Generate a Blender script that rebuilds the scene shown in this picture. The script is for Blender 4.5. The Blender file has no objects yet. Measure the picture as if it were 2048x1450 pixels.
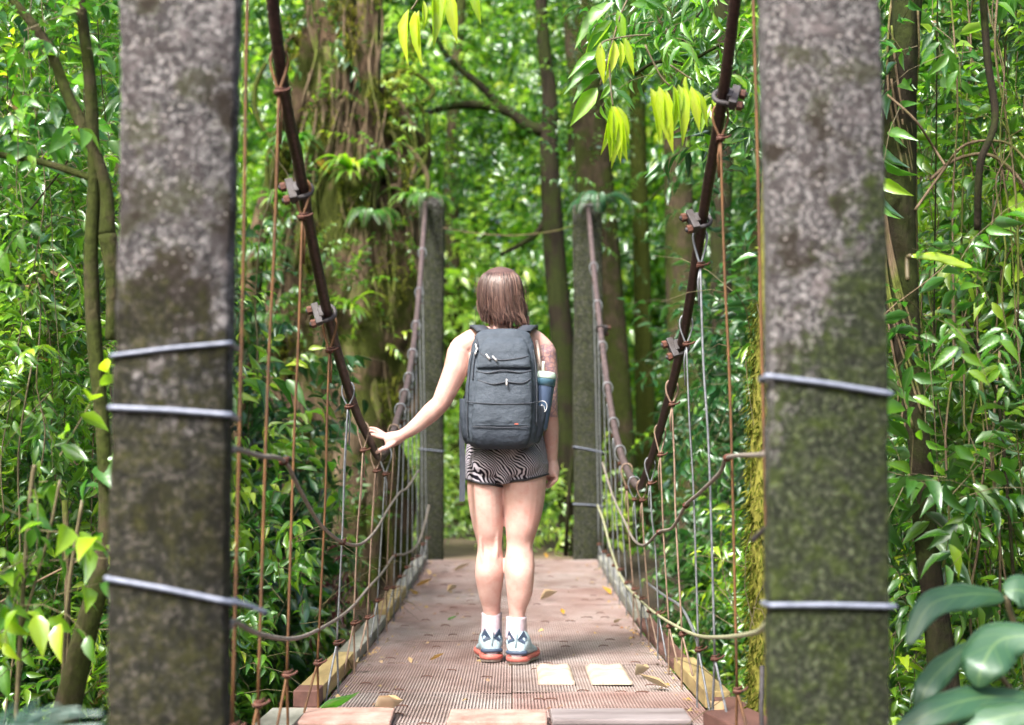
import bpy, math, random
import numpy as np
from mathutils import Vector, Matrix, Quaternion
R = math.radians
C = bpy.context.scene.collection
sc = bpy.context.scene
random.seed(7)
rng = np.random.default_rng(11)

# ------------------------------------------------------------------ camera, world, sun, exposure
FPX = 2844.0
CAMZ = 0.87
PITCH = math.atan(193.0 / FPX)
cam_d = bpy.data.cameras.new('camera'); cam = bpy.data.objects.new('camera', cam_d); C.objects.link(cam)
cam.location = (0, 0, CAMZ); cam.rotation_euler = (R(90) + PITCH, 0, 0)
cam_d.sensor_width = 36; cam_d.lens = 50.0; cam_d.clip_start = 0.05; cam_d.clip_end = 400
cam_d.dof.use_dof = True; cam_d.dof.focus_distance = 5.2; cam_d.dof.aperture_fstop = 2.2
sc.camera = cam
SUN_EL, SUN_AZ = R(50), R(212)          # azimuth measured clockwise from +Y: behind the camera, to its left
w = bpy.data.worlds.new('World'); sc.world = w; w.use_nodes = True
nt = w.node_tree; nt.nodes.clear()
sky = nt.nodes.new('ShaderNodeTexSky'); sky.sky_type = 'NISHITA'; sky.sun_disc = False
sky.sun_elevation = SUN_EL; sky.sun_rotation = SUN_AZ; sky.air_density = 1.0; sky.dust_density = 7.0; sky.ozone_density = 0.6
bg = nt.nodes.new('ShaderNodeBackground'); bg.inputs['Strength'].default_value = 0.11
wo = nt.nodes.new('ShaderNodeOutputWorld')
nt.links.new(sky.outputs[0], bg.inputs[0]); nt.links.new(bg.outputs[0], wo.inputs[0])
sd = bpy.data.lights.new('sun', 'SUN'); so = bpy.data.objects.new('sun', sd); C.objects.link(so)
sd.energy = 2.2; sd.angle = R(10); sd.color = (1.0, 0.96, 0.9)
sdir = Vector((math.sin(SUN_AZ) * math.cos(SUN_EL), math.cos(SUN_AZ) * math.cos(SUN_EL), math.sin(SUN_EL)))
so.rotation_euler = sdir.to_track_quat('Z', 'Y').to_euler(); so.location = (-6, -6, 12)
sc.view_settings.view_transform = 'Standard'; sc.view_settings.look = 'None'
sc.view_settings.exposure = 1.95; sc.view_settings.gamma = 1.0
sc.render.engine = 'CYCLES'
cy = sc.cycles
cy.use_denoising = True
cy.max_bounces = 7; cy.diffuse_bounces = 4; cy.glossy_bounces = 2; cy.transmission_bounces = 5; cy.transparent_max_bounces = 6
cy.sample_clamp_indirect = 6.0; cy.use_adaptive_sampling = True; cy.adaptive_threshold = 0.02
cy.caustics_reflective = False; cy.caustics_refractive = False

# ------------------------------------------------------------------ measuring helpers (pixel of the 2048x1450 frame -> world point)
ct, st_ = math.cos(PITCH), math.sin(PITCH)
def ray(px, py):
    a = (px - 1024) / FPX; b = (725 - py) / FPX
    return Vector((a, ct - b * st_, st_ + b * ct))
def P(px, py, d):            # the point seen at that pixel at distance d along Y
    r = ray(px, py); k = d / r.y
    return Vector((r.x * k, d, CAMZ + r.z * k))
def PX(px, py, lat):         # the point seen at that pixel in the vertical plane x = lat
    r = ray(px, py); k = lat / r.x
    return Vector((lat, r.y * k, CAMZ + r.z * k))
def deck_z(y):
    return 0.095 * ((y - 7.0) / 4.25) ** 2

# ------------------------------------------------------------------ object helpers
def tag(o, label=None, cat=None, group=None, kind=None):
    if label: o['label'] = label
    if cat: o['category'] = cat
    if group: o['group'] = group
    if kind: o['kind'] = kind
    return o
def empty(name, loc, label, cat, group=None):
    o = bpy.data.objects.new(name, None); C.objects.link(o); o.location = loc
    o.empty_display_size = 0.1
    return tag(o, label, cat, group)
def wloc(o):
    v = Vector((0, 0, 0))
    while o is not None:
        v += Vector(o.location); o = o.parent
    return v
class MB:
    def __init__(s): s.v = []; s.f = []; s.mi = []; s.n = 0
    def add(s, v, f, mi=0):
        s.v.append(np.asarray(v, float).reshape(-1, 3))
        for q in f: s.f.append([i + s.n for i in q]); s.mi.append(mi)
        s.n += len(s.v[-1]); return s
    def verts(s): return np.concatenate(s.v)
    def box(s, c, size, rot=None, mi=0, taper=1.0):
        hx, hy, hz = [k / 2 for k in size]
        v = [Vector((x, y, z)) for z in (-hz, hz) for x, y in ((-hx, -hy), (hx, -hy), (hx, hy), (-hx, hy))]
        if taper != 1: v = [Vector((p.x * taper, p.y * taper, p.z)) if p.z > 0 else p for p in v]
        if rot is not None: v = [rot @ p for p in v]
        v = [tuple(p + Vector(c)) for p in v]
        return s.add(v, [(0, 3, 2, 1), (4, 5, 6, 7), (0, 1, 5, 4), (1, 2, 6, 5), (2, 3, 7, 6), (3, 0, 4, 7)], mi)
    def tube(s, pts, r, n=8, mi=0, cap=True, closed=False):
        v, f = tube_geo(pts, r, n, cap, closed); return s.add(v, f, mi)
    def build(s, name, mats, parent=None, smooth=True, bevel=0):
        if not isinstance(mats, (list, tuple)): mats = [mats]
        V = s.verts()
        if parent is None:
            lo, hi = V.min(0), V.max(0); org = np.array([(lo[0] + hi[0]) / 2, (lo[1] + hi[1]) / 2, lo[2]])
        else: org = np.array(wloc(parent))
        me = bpy.data.meshes.new(name); me.from_pydata((V - org).tolist(), [], s.f)
        for m in mats: me.materials.append(m)
        me.polygons.foreach_set('material_index', s.mi)
        if smooth: me.polygons.foreach_set('use_smooth', [True] * len(me.polygons))
        me.update()
        o = bpy.data.objects.new(name, me); C.objects.link(o)
        if parent is None: o.location = org
        else: o.parent = parent
        if bevel:
            b = o.modifiers.new('bevel', 'BEVEL'); b.width = bevel; b.segments = 2; b.limit_method = 'ANGLE'
            if smooth:
                me.polygons.foreach_set('use_smooth', [False] * len(me.polygons))
        return o
def frames(P_):
    P_ = [Vector(p) for p in P_]; n = len(P_); T = []
    for i in range(n):
        t = P_[min(i + 1, n - 1)] - P_[max(i - 1, 0)]
        T.append(t.normalized() if t.length > 1e-9 else Vector((0, 0, 1)))
    up = Vector((0, 0, 1)) if abs(T[0].z) < 0.9 else Vector((0, -1, 0))
    N = [(up - T[0] * up.dot(T[0])).normalized()]
    for i in range(1, n):
        q = T[i - 1].rotation_difference(T[i]); v = q @ N[-1]; v = (v - T[i] * v.dot(T[i])).normalized(); N.append(v)
    return P_, T, N
def tube_geo(pts, r, n=8, cap=True, closed=False, mod=None):
    P_, T, N = frames(pts); v = []; f = []
    m = len(P_)
    rr = r if isinstance(r, (list, tuple, np.ndarray)) else [r] * m
    for i in range(m):
        B = T[i].cross(N[i])
        for k in range(n):
            a = 2 * math.pi * k / n
            q = rr[i] * (mod(i, a) if mod else 1)
            v.append(tuple(P_[i] + (N[i] * math.cos(a) + B * math.sin(a)) * q))
    for i in range(m - 1 if not closed else m):
        j = (i + 1) % m
        for k in range(n):
            k2 = (k + 1) % n
            f.append((i * n + k, i * n + k2, j * n + k2, j * n + k))
    if cap and not closed:
        f.append(tuple(reversed(range(n)))); f.append(tuple(range((m - 1) * n, m * n)))
    return v, f
def smooth_path(pts, k=6):
    P_ = [Vector(p) for p in pts]; out = []
    for i in range(len(P_) - 1):
        p0 = P_[max(i - 1, 0)]; p1 = P_[i]; p2 = P_[i + 1]; p3 = P_[min(i + 2, len(P_) - 1)]
        for j in range(k):
            t = j / k
            out.append(0.5 * ((2 * p1) + (p2 - p0) * t + (2 * p0 - 5 * p1 + 4 * p2 - p3) * t * t + (3 * p1 - p0 - 3 * p2 + p3) * t ** 3))
    out.append(P_[-1]); return out
def lerp_list(vals, n):
    return list(np.interp(np.linspace(0, 1, n), np.linspace(0, 1, len(vals)), vals))

# ------------------------------------------------------------------ materials
class NT:
    def __init__(s, name):
        s.m = bpy.data.materials.new(name); s.m.use_nodes = True; s.t = s.m.node_tree; s.t.nodes.clear()
        s.out = s.t.nodes.new('ShaderNodeOutputMaterial')
    def n(s, typ, **kw):
        x = s.t.nodes.new('ShaderNode' + typ)
        for k, v in kw.items():
            if k in x.inputs.keys(): s.set(x, k, v)
            else: setattr(x, k, v)
        return x
    def set(s, node, key, v):
        if isinstance(v, bpy.types.NodeSocket): s.t.links.new(v, node.inputs[key])
        else: node.inputs[key].default_value = v
    def coord(s, kind='Object', scale=(1, 1, 1)):
        tc = s.n('TexCoord'); mp = s.n('Mapping'); s.t.links.new(tc.outputs[kind], mp.inputs['Vector']); mp.inputs['Scale'].default_value = scale
        return mp.outputs[0]
    def noise(s, vec, scale, detail=4, rough=0.55):
        x = s.n('TexNoise'); s.set(x, 'Scale', scale); s.set(x, 'Detail', detail); s.set(x, 'Roughness', rough)
        if vec is not None: s.set(x, 'Vector', vec)
        return x.outputs['Fac']
    def ramp(s, fac, stops, interp='LINEAR'):
        x = s.n('ValToRGB'); e = x.color_ramp; e.interpolation = interp
        while len(e.elements) < len(stops): e.elements.new(0.5)
        for el, (p, c) in zip(e.elements, stops):
            el.position = p; el.color = (c, c, c, 1) if isinstance(c, (int, float)) else (*c, 1)
        s.t.links.new(fac, x.inputs[0]); return x.outputs[0]
    def mix(s, fac, a, b, mode='MIX'):
        x = s.n('Mix'); x.data_type = 'RGBA'; x.blend_type = mode
        ins = {'f': x.inputs[0], 'a': x.inputs[6], 'b': x.inputs[7]}
        for key, v in (('f', fac), ('a', a), ('b', b)):
            if isinstance(v, bpy.types.NodeSocket): s.t.links.new(v, ins[key])
            elif isinstance(v, (int, float)): ins[key].default_value = v if key == 'f' else (v, v, v, 1)
            else: ins[key].default_value = (*v, 1)
        return x.outputs[2]
    def math(s, op, a, b=0.0, clamp=False):
        x = s.n('Math'); x.operation = op; x.use_clamp = clamp
        for i, v in enumerate((a, b)):
            if isinstance(v, bpy.types.NodeSocket): s.t.links.new(v, x.inputs[i])
            else: x.inputs[i].default_value = v
        return x.outputs[0]
    def bump(s, h, strength=0.3, dist=0.01):
        x = s.n('Bump'); s.set(x, 'Strength', strength); s.set(x, 'Distance', dist); s.t.links.new(h, x.inputs['Height']); return x.outputs[0]
    def principled(s, col, rough=0.6, normal=None, metallic=0.0, spec=0.5, **kw):
        x = s.n('BsdfPrincipled')
        if isinstance(col, bpy.types.NodeSocket): s.t.links.new(col, x.inputs['Base Color'])
        else: x.inputs['Base Color'].default_value = (*col, 1)
        s.set(x, 'Roughness', rough); s.set(x, 'Metallic', metallic); s.set(x, 'Specular IOR Level', spec)
        for k, v in kw.items(): s.set(x, k.replace('_', ' '), v)
        if normal is not None: s.t.links.new(normal, x.inputs['Normal'])
        s.t.links.new(x.outputs[0], s.out.inputs[0]); return s.m

def mat_simple(name, c1, c2, scale=20, rough=0.6, bump=0.3, dist=0.003, metallic=0.0, spec=0.5, stretch=(1, 1, 1), detail=5):
    t = NT(name); v = t.coord('Object', stretch); n1 = t.noise(v, scale, detail, 0.65)
    col = t.ramp(n1, [(0.3, c1), (0.7, c2)])
    return t.principled(col, rough, t.bump(n1, bump, dist), metallic, spec)

def mat_leaf(name, cols, trans=(1.6, 2.0, 0.9), tfac=0.42, rough=0.33, gloss=0.09, vein=0.0, dim=1.0):
    t = NT(name); g = t.n('NewGeometry'); ri = g.outputs['Random Per Island']
    if dim != 1: cols = [tuple(k * dim for k in c) for c in cols]
    st = [(i / (len(cols) - 1), c) for i, c in enumerate(cols)]
    col = t.ramp(ri, st)
    n = t.noise(t.coord('Object'), 6, 3)
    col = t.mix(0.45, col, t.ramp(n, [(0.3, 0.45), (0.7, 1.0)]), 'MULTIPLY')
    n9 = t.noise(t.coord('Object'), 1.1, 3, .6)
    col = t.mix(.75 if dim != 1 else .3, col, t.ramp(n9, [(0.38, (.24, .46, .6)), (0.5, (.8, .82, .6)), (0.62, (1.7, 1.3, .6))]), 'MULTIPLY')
    nrm = None
    if vein:
        at = t.n('Attribute', attribute_name='leafuv'); sep = t.n('SeparateXYZ'); t.t.links.new(at.outputs['Vector'], sep.inputs[0])
        av = t.math('ABSOLUTE', sep.outputs[1])
        ph = t.math('SUBTRACT', t.math('MULTIPLY', sep.outputs[0], 34.0), t.math('MULTIPLY', av, 9.0))
        sn = t.math('SINE', ph)
        vr = t.ramp(sn, [(0.0, 0.0), (0.85, 0.0), (1.0, 1.0)])
        mid = t.ramp(av, [(0.0, 1.0), (0.09, 0.0)])
        both = t.math('MAXIMUM', t.math('MULTIPLY', vr, 0.35), mid)
        col = t.mix(t.math('MULTIPLY', both, vein), col, (0.22, 0.34, 0.10))
        nrm = t.bump(t.math('ABSOLUTE', t.math('SINE', t.math('MULTIPLY', ph, 0.5))), 0.12, 0.002)
    tc = t.mix(1.0, col, trans, 'MULTIPLY')
    d = t.n('BsdfDiffuse'); t.set(d, 'Color', col)
    tr = t.n('BsdfTranslucent'); t.set(tr, 'Color', tc)
    gl = t.n('BsdfGlossy'); t.set(gl, 'Color', (.85, 1, .95, 1)); t.set(gl, 'Roughness', rough)
    if nrm is not None:
        for x in (d, gl): t.t.links.new(nrm, x.inputs['Normal'])
    m1 = t.n('MixShader'); m1.inputs[0].default_value = tfac; t.t.links.new(d.outputs[0], m1.inputs[1]); t.t.links.new(tr.outputs[0], m1.inputs[2])
    lw = t.n('LayerWeight'); lw.inputs[0].default_value = 0.35
    fac = t.math('ADD', t.math('MULTIPLY', lw.outputs['Fresnel'], 0.2 if gloss else 0.0), gloss * .55)
    m2 = t.n('MixShader'); t.t.links.new(fac, m2.inputs[0]); t.t.links.new(m1.outputs[0], m2.inputs[1]); t.t.links.new(gl.outputs[0], m2.inputs[2])
    t.t.links.new(m2.outputs[0], t.out.inputs[0]); return t.m

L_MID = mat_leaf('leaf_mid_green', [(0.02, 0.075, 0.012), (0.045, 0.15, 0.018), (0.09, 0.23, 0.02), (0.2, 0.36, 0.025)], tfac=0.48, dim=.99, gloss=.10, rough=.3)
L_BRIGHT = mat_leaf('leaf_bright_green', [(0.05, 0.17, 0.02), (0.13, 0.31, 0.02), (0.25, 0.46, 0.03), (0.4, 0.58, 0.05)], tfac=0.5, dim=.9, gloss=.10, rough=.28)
L_DARK = mat_leaf('leaf_dark_glossy', [(0.010, 0.04, 0.012), (0.02, 0.075, 0.02), (0.035, 0.11, 0.03)], tfac=0.4, rough=0.32, gloss=0.07, dim=1.5)
L_YOUNG = mat_leaf('leaf_young_lime', [(0.34, 0.5, 0.02), (0.46, 0.6, 0.03), (0.55, 0.66, 0.05)], tfac=0.55, vein=0.25)
L_BROAD = mat_leaf('leaf_broad', [(0.02, 0.08, 0.035), (0.045, 0.14, 0.055)], tfac=0.4, rough=0.45, gloss=0.10, vein=0.4)
L_SUNNY = mat_leaf('leaf_sunlit_pale', [(0.1, 0.24, 0.04), (0.3, 0.5, 0.05), (0.5, 0.65, 0.1)], tfac=.5, gloss=.12)  # lighter leaf greens with the sunlight painted into the colour
L_MED = mat_leaf('leaf_veined_green', [(0.03, 0.13, 0.02), (0.08, 0.26, 0.03), (0.2, 0.42, 0.03)], tfac=0.48, vein=0.3, dim=.99, gloss=.09, rough=.33)
L_FERN = mat_leaf('leaf_fern', [(0.04, 0.15, 0.03), (0.09, 0.25, 0.04)], tfac=0.5)
L_TEAL = mat_leaf('leaf_fern_blue_green', [(0.02, 0.10, 0.05), (0.04, 0.15, 0.07)], tfac=0.35)
L_PURPLE = mat_leaf('leaf_purple', [(0.10, 0.025, 0.04), (0.16, 0.04, 0.06)], trans=(1.6, 1, 1), tfac=0.4)
L_MOSS = mat_leaf('moss_strand', [(0.05, 0.07, 0.012), (0.11, 0.13, 0.02), (0.22, 0.23, 0.05)], tfac=0.3, gloss=0.0, rough=0.8)
L_DRY = mat_leaf('leaf_dry', [(0.35, 0.2, 0.07), (0.5, 0.36, 0.12), (0.45, 0.3, 0.2), (0.2, 0.09, 0.05)], trans=(1, 1, 1), tfac=0.15, gloss=0.02, rough=0.7)
L_ORANGE = mat_leaf('leaf_orange', [(0.6, 0.3, 0.03), (0.6, 0.36, 0.05)], trans=(1, 1, 1), tfac=0.4, gloss=0.03)
M_TWIG = mat_simple('twig_bark', (0.05, 0.04, 0.02), (0.13, 0.11, 0.05), 30)

def mat_bark(name, c1, c2, moss, mossamt=0.5, stretch=(1, 1, 0.25), scale=14, bump=0.8):
    t = NT(name); v = t.coord('Object', stretch); v2 = t.coord('Object')
    n1 = t.noise(v, scale, 7, 0.7); n2 = t.noise(v2, 3.2, 5, 0.6); n3 = t.noise(v2, 45, 4, 0.7)
    col = t.ramp(n1, [(0.3, c1), (0.7, c2)])
    mk = t.ramp(n2, [(0.56 - mossamt * 0.25, 0.0), (0.66 - mossamt * 0.25, 1.0)])
    mc = t.ramp(n3, [(0.3, tuple(k * 0.4 for k in moss)), (0.7, moss)])
    col = t.mix(mk, col, mc)
    h = t.math('ADD', n1, t.math('MULTIPLY', n3, 0.35))
    return t.principled(col, 0.9, t.bump(h, bump, 0.02), 0, 0.2)
M_FIG = mat_bark('fig_bark', (0.012, 0.008, 0.005), (0.16, 0.11, 0.07), (0.06, 0.075, 0.012), 0.45, (1, 1, .18), 22, 1.0)
M_BARKD = mat_bark('dark_bark', (0.006, 0.005, 0.003), (0.028, 0.022, 0.013), (0.025, 0.035, 0.006), 0.4)
M_BARKM = mat_bark('mossy_bark', (0.012, 0.01, 0.006), (0.05, 0.045, 0.02), (0.06, 0.08, 0.01), 1.0)
M_BARKG = mat_bark('grey_green_bark', (0.02, 0.016, 0.010), (0.085, 0.065, 0.04), (0.045, 0.06, 0.01), 0.55, (1, 1, 0.4), 30)
M_BARKY = mat_bark('yellow_moss_bark', (0.10, 0.07, 0.03), (0.2, 0.16, 0.08), (0.22, 0.22, 0.04), 1.6)
M_VINE = mat_bark('vine_bark', (0.05, 0.036, 0.02), (0.2, 0.15, 0.10), (0.12, 0.15, 0.03), 0.3)

def mat_concrete(name, mossz, mossx, seed, mc=(1, 1, 1)):
    t = NT(name); v0 = t.coord('Object'); mp = t.n('Mapping'); t.set(mp, 'Vector', v0); mp.inputs['Location'].default_value = (seed, seed * 0.7, seed * 1.3)
    v = mp.outputs[0]
    big = t.noise(v, 5.5, 4, 0.6); med = t.noise(v, 26, 5, 0.75); fine = t.noise(v, 72, 6, 0.9)
    vo = t.n('TexVoronoi'); t.set(vo, 'Vector', v); t.set(vo, 'Scale', 60.0)
    base = t.ramp(fine, [(0.41, (0.005, 0.005, 0.006)), (0.5, (0.052, 0.051, 0.053)), (0.60, (0.32, 0.31, 0.315))])  # base darker than bare concrete, the posts' shade is put into the colour
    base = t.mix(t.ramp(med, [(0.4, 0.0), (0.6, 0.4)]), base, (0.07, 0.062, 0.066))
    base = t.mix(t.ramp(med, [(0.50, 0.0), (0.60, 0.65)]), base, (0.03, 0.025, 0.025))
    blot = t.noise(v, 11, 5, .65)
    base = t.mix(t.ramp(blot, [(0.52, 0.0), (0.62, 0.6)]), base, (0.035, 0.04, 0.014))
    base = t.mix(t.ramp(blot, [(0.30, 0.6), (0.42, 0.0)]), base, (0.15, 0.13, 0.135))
    # brown stain blotches
    base = t.mix(t.ramp(big, [(0.55, 0.0), (0.62, 0.9)]), base, (0.016, 0.011, 0.008))
    # pale lichen dots
    base = t.mix(t.ramp(vo.outputs['Distance'], [(0.13, 0.8), (0.2, 0.0)]), base, (0.32, 0.30, 0.29))
    # moss grows low down and on one side
    sep = t.n('SeparateXYZ'); t.t.links.new(v0, sep.inputs[0])
    hgt = t.math('ADD', t.math('MULTIPLY', t.math('SUBTRACT', mossz, sep.outputs[2]), 1.7), t.math('MULTIPLY', sep.outputs[0], mossx))
    mm = t.math('ADD', hgt, t.math('ADD', t.math('MULTIPLY', big, 1.3), t.math('MULTIPLY', med, 1.0)))
    mk = t.ramp(mm, [(0.75, 0.0), (1.5, 0.88)])
    mcol = t.ramp(med, [(0.32, (0.004, 0.005, 0.004)), (0.5, (0.014, 0.019, 0.005)), (0.66, (0.045, 0.056, 0.008))])
    mcol = t.mix(t.ramp(fine, [(0.53, 0.0), (0.62, 0.8)]), mcol, (0.17, 0.17, 0.13))
    mcol = t.mix(t.ramp(fine, [(0.38, 0.8), (0.47, 0.0)]), mcol, (0.004, 0.004, 0.004))
    mcol = t.mix(1.0, mcol, mc, 'MULTIPLY')
    base = t.mix(mk, base, mcol)
    h = t.math('ADD', fine, med)
    return t.principled(base, 0.92, t.bump(h, 0.7, 0.006), 0, 0.25)
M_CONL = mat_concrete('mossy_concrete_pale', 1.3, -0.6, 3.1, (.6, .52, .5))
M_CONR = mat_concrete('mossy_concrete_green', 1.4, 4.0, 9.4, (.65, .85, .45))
M_CONF = mat_concrete('weathered_shade_concrete', 3.3, 0.0, 5.2, (.7, .75, .8))  # moss tone carried up the far posts, painting in the foliage's shade

M_CABLE = mat_simple('rusty_cable', (0.014, 0.006, 0.006), (0.06, 0.03, 0.026), 60, 0.55, 0.4, metallic=0.3)
M_SLEEVE = mat_simple('mauve_brown_sleeve', (0.028, 0.019, 0.019), (0.10, 0.07, 0.072), 30, 0.6, 0.3)
M_GALV = mat_simple('galvanised_wire', (0.12, 0.13, 0.15), (0.28, 0.30, 0.33), 50, 0.45, 0.2, metallic=0.5)
M_TAN = mat_simple('tan_weathered_wire', (0.11, 0.07, 0.05), (0.28, 0.2, 0.15), 40, 0.6, 0.2)
M_ORANGE = mat_simple('orange_rust_wire', (0.045, 0.02, 0.009), (0.16, 0.072, 0.02), 14, 0.7, 0.3)
M_RUST = mat_simple('dark_rust_tie', (0.03, 0.012, 0.009), (0.13, 0.045, 0.025), 90, 0.7, 0.5)
M_STEEL = mat_simple('steel_fitting', (0.018, 0.012, 0.011), (0.06, 0.058, 0.066), 40, 0.65, 0.4, metallic=0.1)
M_BAND = mat_simple('steel_band_wire', (0.10, 0.12, 0.17), (0.22, 0.25, 0.33), 40, 0.5, 0.2, metallic=0.2)
M_ROPE = mat_simple('grey_rope', (0.10, 0.085, 0.075), (0.26, 0.23, 0.2), 60, 0.8, 0.3)
M_ROPEG = mat_simple('green_grey_rope', (0.16, 0.17, 0.09), (0.34, 0.34, 0.22), 60, 0.8, 0.3)
M_UNDER = mat_simple('under_sheet_brown', (0.06, 0.04, 0.03), (0.16, 0.11, 0.08), 30, 0.9)

def mat_grate():
    t = NT('rusty_grating'); v = t.coord('Object'); n1 = t.noise(v, 3.5, 5, 0.6); n2 = t.noise(v, 70, 4, 0.7)
    oi = t.n('ObjectInfo')
    col = t.ramp(n1, [(0.3, (0.20, 0.14, 0.125)), (0.5, (0.33, 0.27, 0.255)), (0.7, (0.42, 0.385, 0.37))])
    col = t.mix(0.5, col, t.ramp(n2, [(0.3, 0.5), (0.7, 1.0)]), 'MULTIPLY')
    col = t.mix(t.math('MULTIPLY', oi.outputs['Random'], 0.35), col, (0.34, 0.17, 0.15))
    n4 = t.noise(v, 9, 6, .7); col = t.mix(t.ramp(n4, [(.55, 0.0), (.7, .6)]), col, (0.09, 0.06, 0.045))
    return t.principled(col, 0.7, t.bump(n2, 0.4, 0.002), 0.0, 0.4)
M_GRATE = mat_grate()
M_YWOOD = mat_simple('yellow_timber', (0.17, 0.12, 0.05), (0.42, 0.33, 0.15), 12, 0.8, 0.3, stretch=(1, .15, 1))
M_GWOOD = mat_simple('grey_timber', (0.07, 0.075, 0.055), (0.28, 0.28, 0.25), 9, 0.85, 0.4, stretch=(1, .3, 1))
M_RWOOD = mat_simple('red_brown_timber', (0.06, 0.025, 0.02), (0.15, 0.07, 0.055), 14, 0.75, 0.3, stretch=(1, .2, 1))
M_BRICK = mat_simple('terracotta', (0.2, 0.11, 0.09), (0.42, 0.29, 0.25), 13, 0.85, 0.4)
M_BOARD = mat_simple('grey_board', (0.12, 0.10, 0.10), (0.3, 0.27, 0.28), 9, 0.85, 0.3, stretch=(.2, 1, 1))
M_PAD = mat_simple('cream_pad', (0.3, 0.22, 0.17), (0.56, 0.47, 0.38), 11, 0.8, 0.35)
M_DIRT = mat_simple('forest_floor', (0.012, 0.009, 0.005), (0.05, 0.035, 0.02), 3.0, 0.95, 0.8, 0.05, detail=10)
M_PATH = mat_simple('path_dirt', (0.07, 0.055, 0.035), (0.22, 0.16, 0.11), 4.0, 0.95, 0.5, 0.02, detail=10)

# ------------------------------------------------------------------ leaves (vectorised)
def leaf_template(hi=True, fold=0.25, droop=0.35, wave=0.0):
    if hi:
        ts = [0.12, 0.33, 0.60, 0.84]; ws = [0.52, 1.0, 0.80, 0.30]
        v = [(0, 0, 0)]; uv = [(0, 0)]
        for t, q in zip(ts, ws):
            z = -droop * t * t
            for sgn in (-1, 0, 1):
                v.append((t, sgn * q, z + abs(sgn) * fold * q * 0.5)); uv.append((t, sgn * q))
        v.append((1, 0, -droop)); uv.append((1, 0))
        f = [(0, 1, 2), (0, 2, 3)]
        for i in range(3):
            a = 1 + 3 * i
            f += [(a, a + 3, a + 4, a + 1), (a + 1, a + 4, a + 5, a + 2)]
        e = 10; f += [(e, 13, e + 1), (e + 1, 13, e + 2)]
        return np.array(v, float), f, np.array(uv)
    v = [(0, 0, 0), (0.42, -1, -droop * 0.15 + fold * 0.5), (1, 0, -droop), (0.42, 1, -droop * 0.15 + fold * 0.5), (0.45, 0, -droop * 0.2)]
    f = [(0, 1, 4), (1, 2, 4), (0, 4, 3), (4, 2, 3)]
    return np.array(v, float), f, np.array([(0, 0), (.42, -1), (1, 0), (.42, 1), (.45, 0)])
TH = leaf_template(True); TL = leaf_template(False)
THL = leaf_template(True, 0.3, 0.15)

def norm(a): return a / (np.linalg.norm(a, axis=-1, keepdims=True) + 1e-9)
def leaf_frames(O, D, U, L, W):
    """origin, direction, up hint, length, half width -> scaled frames"""
    X = norm(D); Y = norm(np.cross(U, X)); Z = np.cross(X, Y)
    return O, X * L[:, None], Y * W[:, None], Z * L[:, None]
class Leaves:
    def __init__(s): s.parts = []; s.tw = MB()
    def add(s, fr): s.parts.append(fr)
    def cat(s):
        A = [np.concatenate([p[i] for p in s.parts]) for i in range(4)]; T = A[0] + A[1]
        bad = np.zeros(len(T), bool)
        for Q in (A[0], T): bad |= (np.abs(Q[:, 0]) < .84) & (Q[:, 2] > -.3) & (Q[:, 2] < 1.9) & (Q[:, 1] < 11.9)
        return [a_[~bad] for a_ in A]
def mesh_leaves(name, fr, tmpl, mat, parent=None, twigs=None, twmat=None, org=None):
    O, X, Y, Z = fr; tv, tf, tuv = tmpl; n = len(O); k = len(tv)
    V = O[:, None, :] + tv[None, :, 0:1] * X[:, None, :] + tv[None, :, 1:2] * Y[:, None, :] + tv[None, :, 2:3] * Z[:, None, :]
    V = V.reshape(-1, 3)
    lt = np.array([len(q) for q in tf]); lv = np.concatenate([np.array(q) for q in tf])
    loops = (lv[None, :] + (np.arange(n) * k)[:, None]).ravel(); tot = np.tile(lt, n)
    uv = np.tile(np.concatenate([tuv, np.zeros((k, 1))], 1), (n, 1))
    mi = np.zeros(len(tot), int)
    if twigs is not None and twigs.n:
        tvv = twigs.verts(); nv0 = len(V)
        loops = np.concatenate([loops, np.array([i for q in twigs.f for i in q]) + nv0])
        tt = np.array([len(q) for q in twigs.f]); tot = np.concatenate([tot, tt]); mi = np.concatenate([mi, np.ones(len(tt), int)])
        V = np.concatenate([V, tvv]); uv = np.concatenate([uv, np.zeros((len(tvv), 3))])
    if parent is not None: o0 = np.array(wloc(parent))
    elif org is not None: o0 = np.array(org)
    else:
        lo, hi = V.min(0), V.max(0); o0 = np.array([(lo[0] + hi[0]) / 2, (lo[1] + hi[1]) / 2, lo[2]])
    V = V - o0
    me = bpy.data.meshes.new(name)
    me.vertices.add(len(V)); me.vertices.foreach_set('co', V.ravel())
    me.loops.add(len(loops)); me.loops.foreach_set('vertex_index', loops.astype(np.int32))
    me.polygons.add(len(tot)); st = np.concatenate([[0], np.cumsum(tot)[:-1]])
    me.polygons.foreach_set('loop_start', st.astype(np.int32))
    me.polygons.foreach_set('material_index', mi.astype(np.int32))
    me.polygons.foreach_set('use_smooth', np.ones(len(tot), bool))
    me.materials.append(mat)
    if twigs is not None: me.materials.append(twmat or M_TWIG)
    me.update(calc_edges=True)
    a = me.attributes.new('leafuv', 'FLOAT_VECTOR', 'POINT'); a.data.foreach_set('vector', uv.ravel())
    o = bpy.data.objects.new(name, me); C.objects.link(o)
    if parent is not None: o.parent = parent
    else: o.location = o0
    return o

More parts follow.
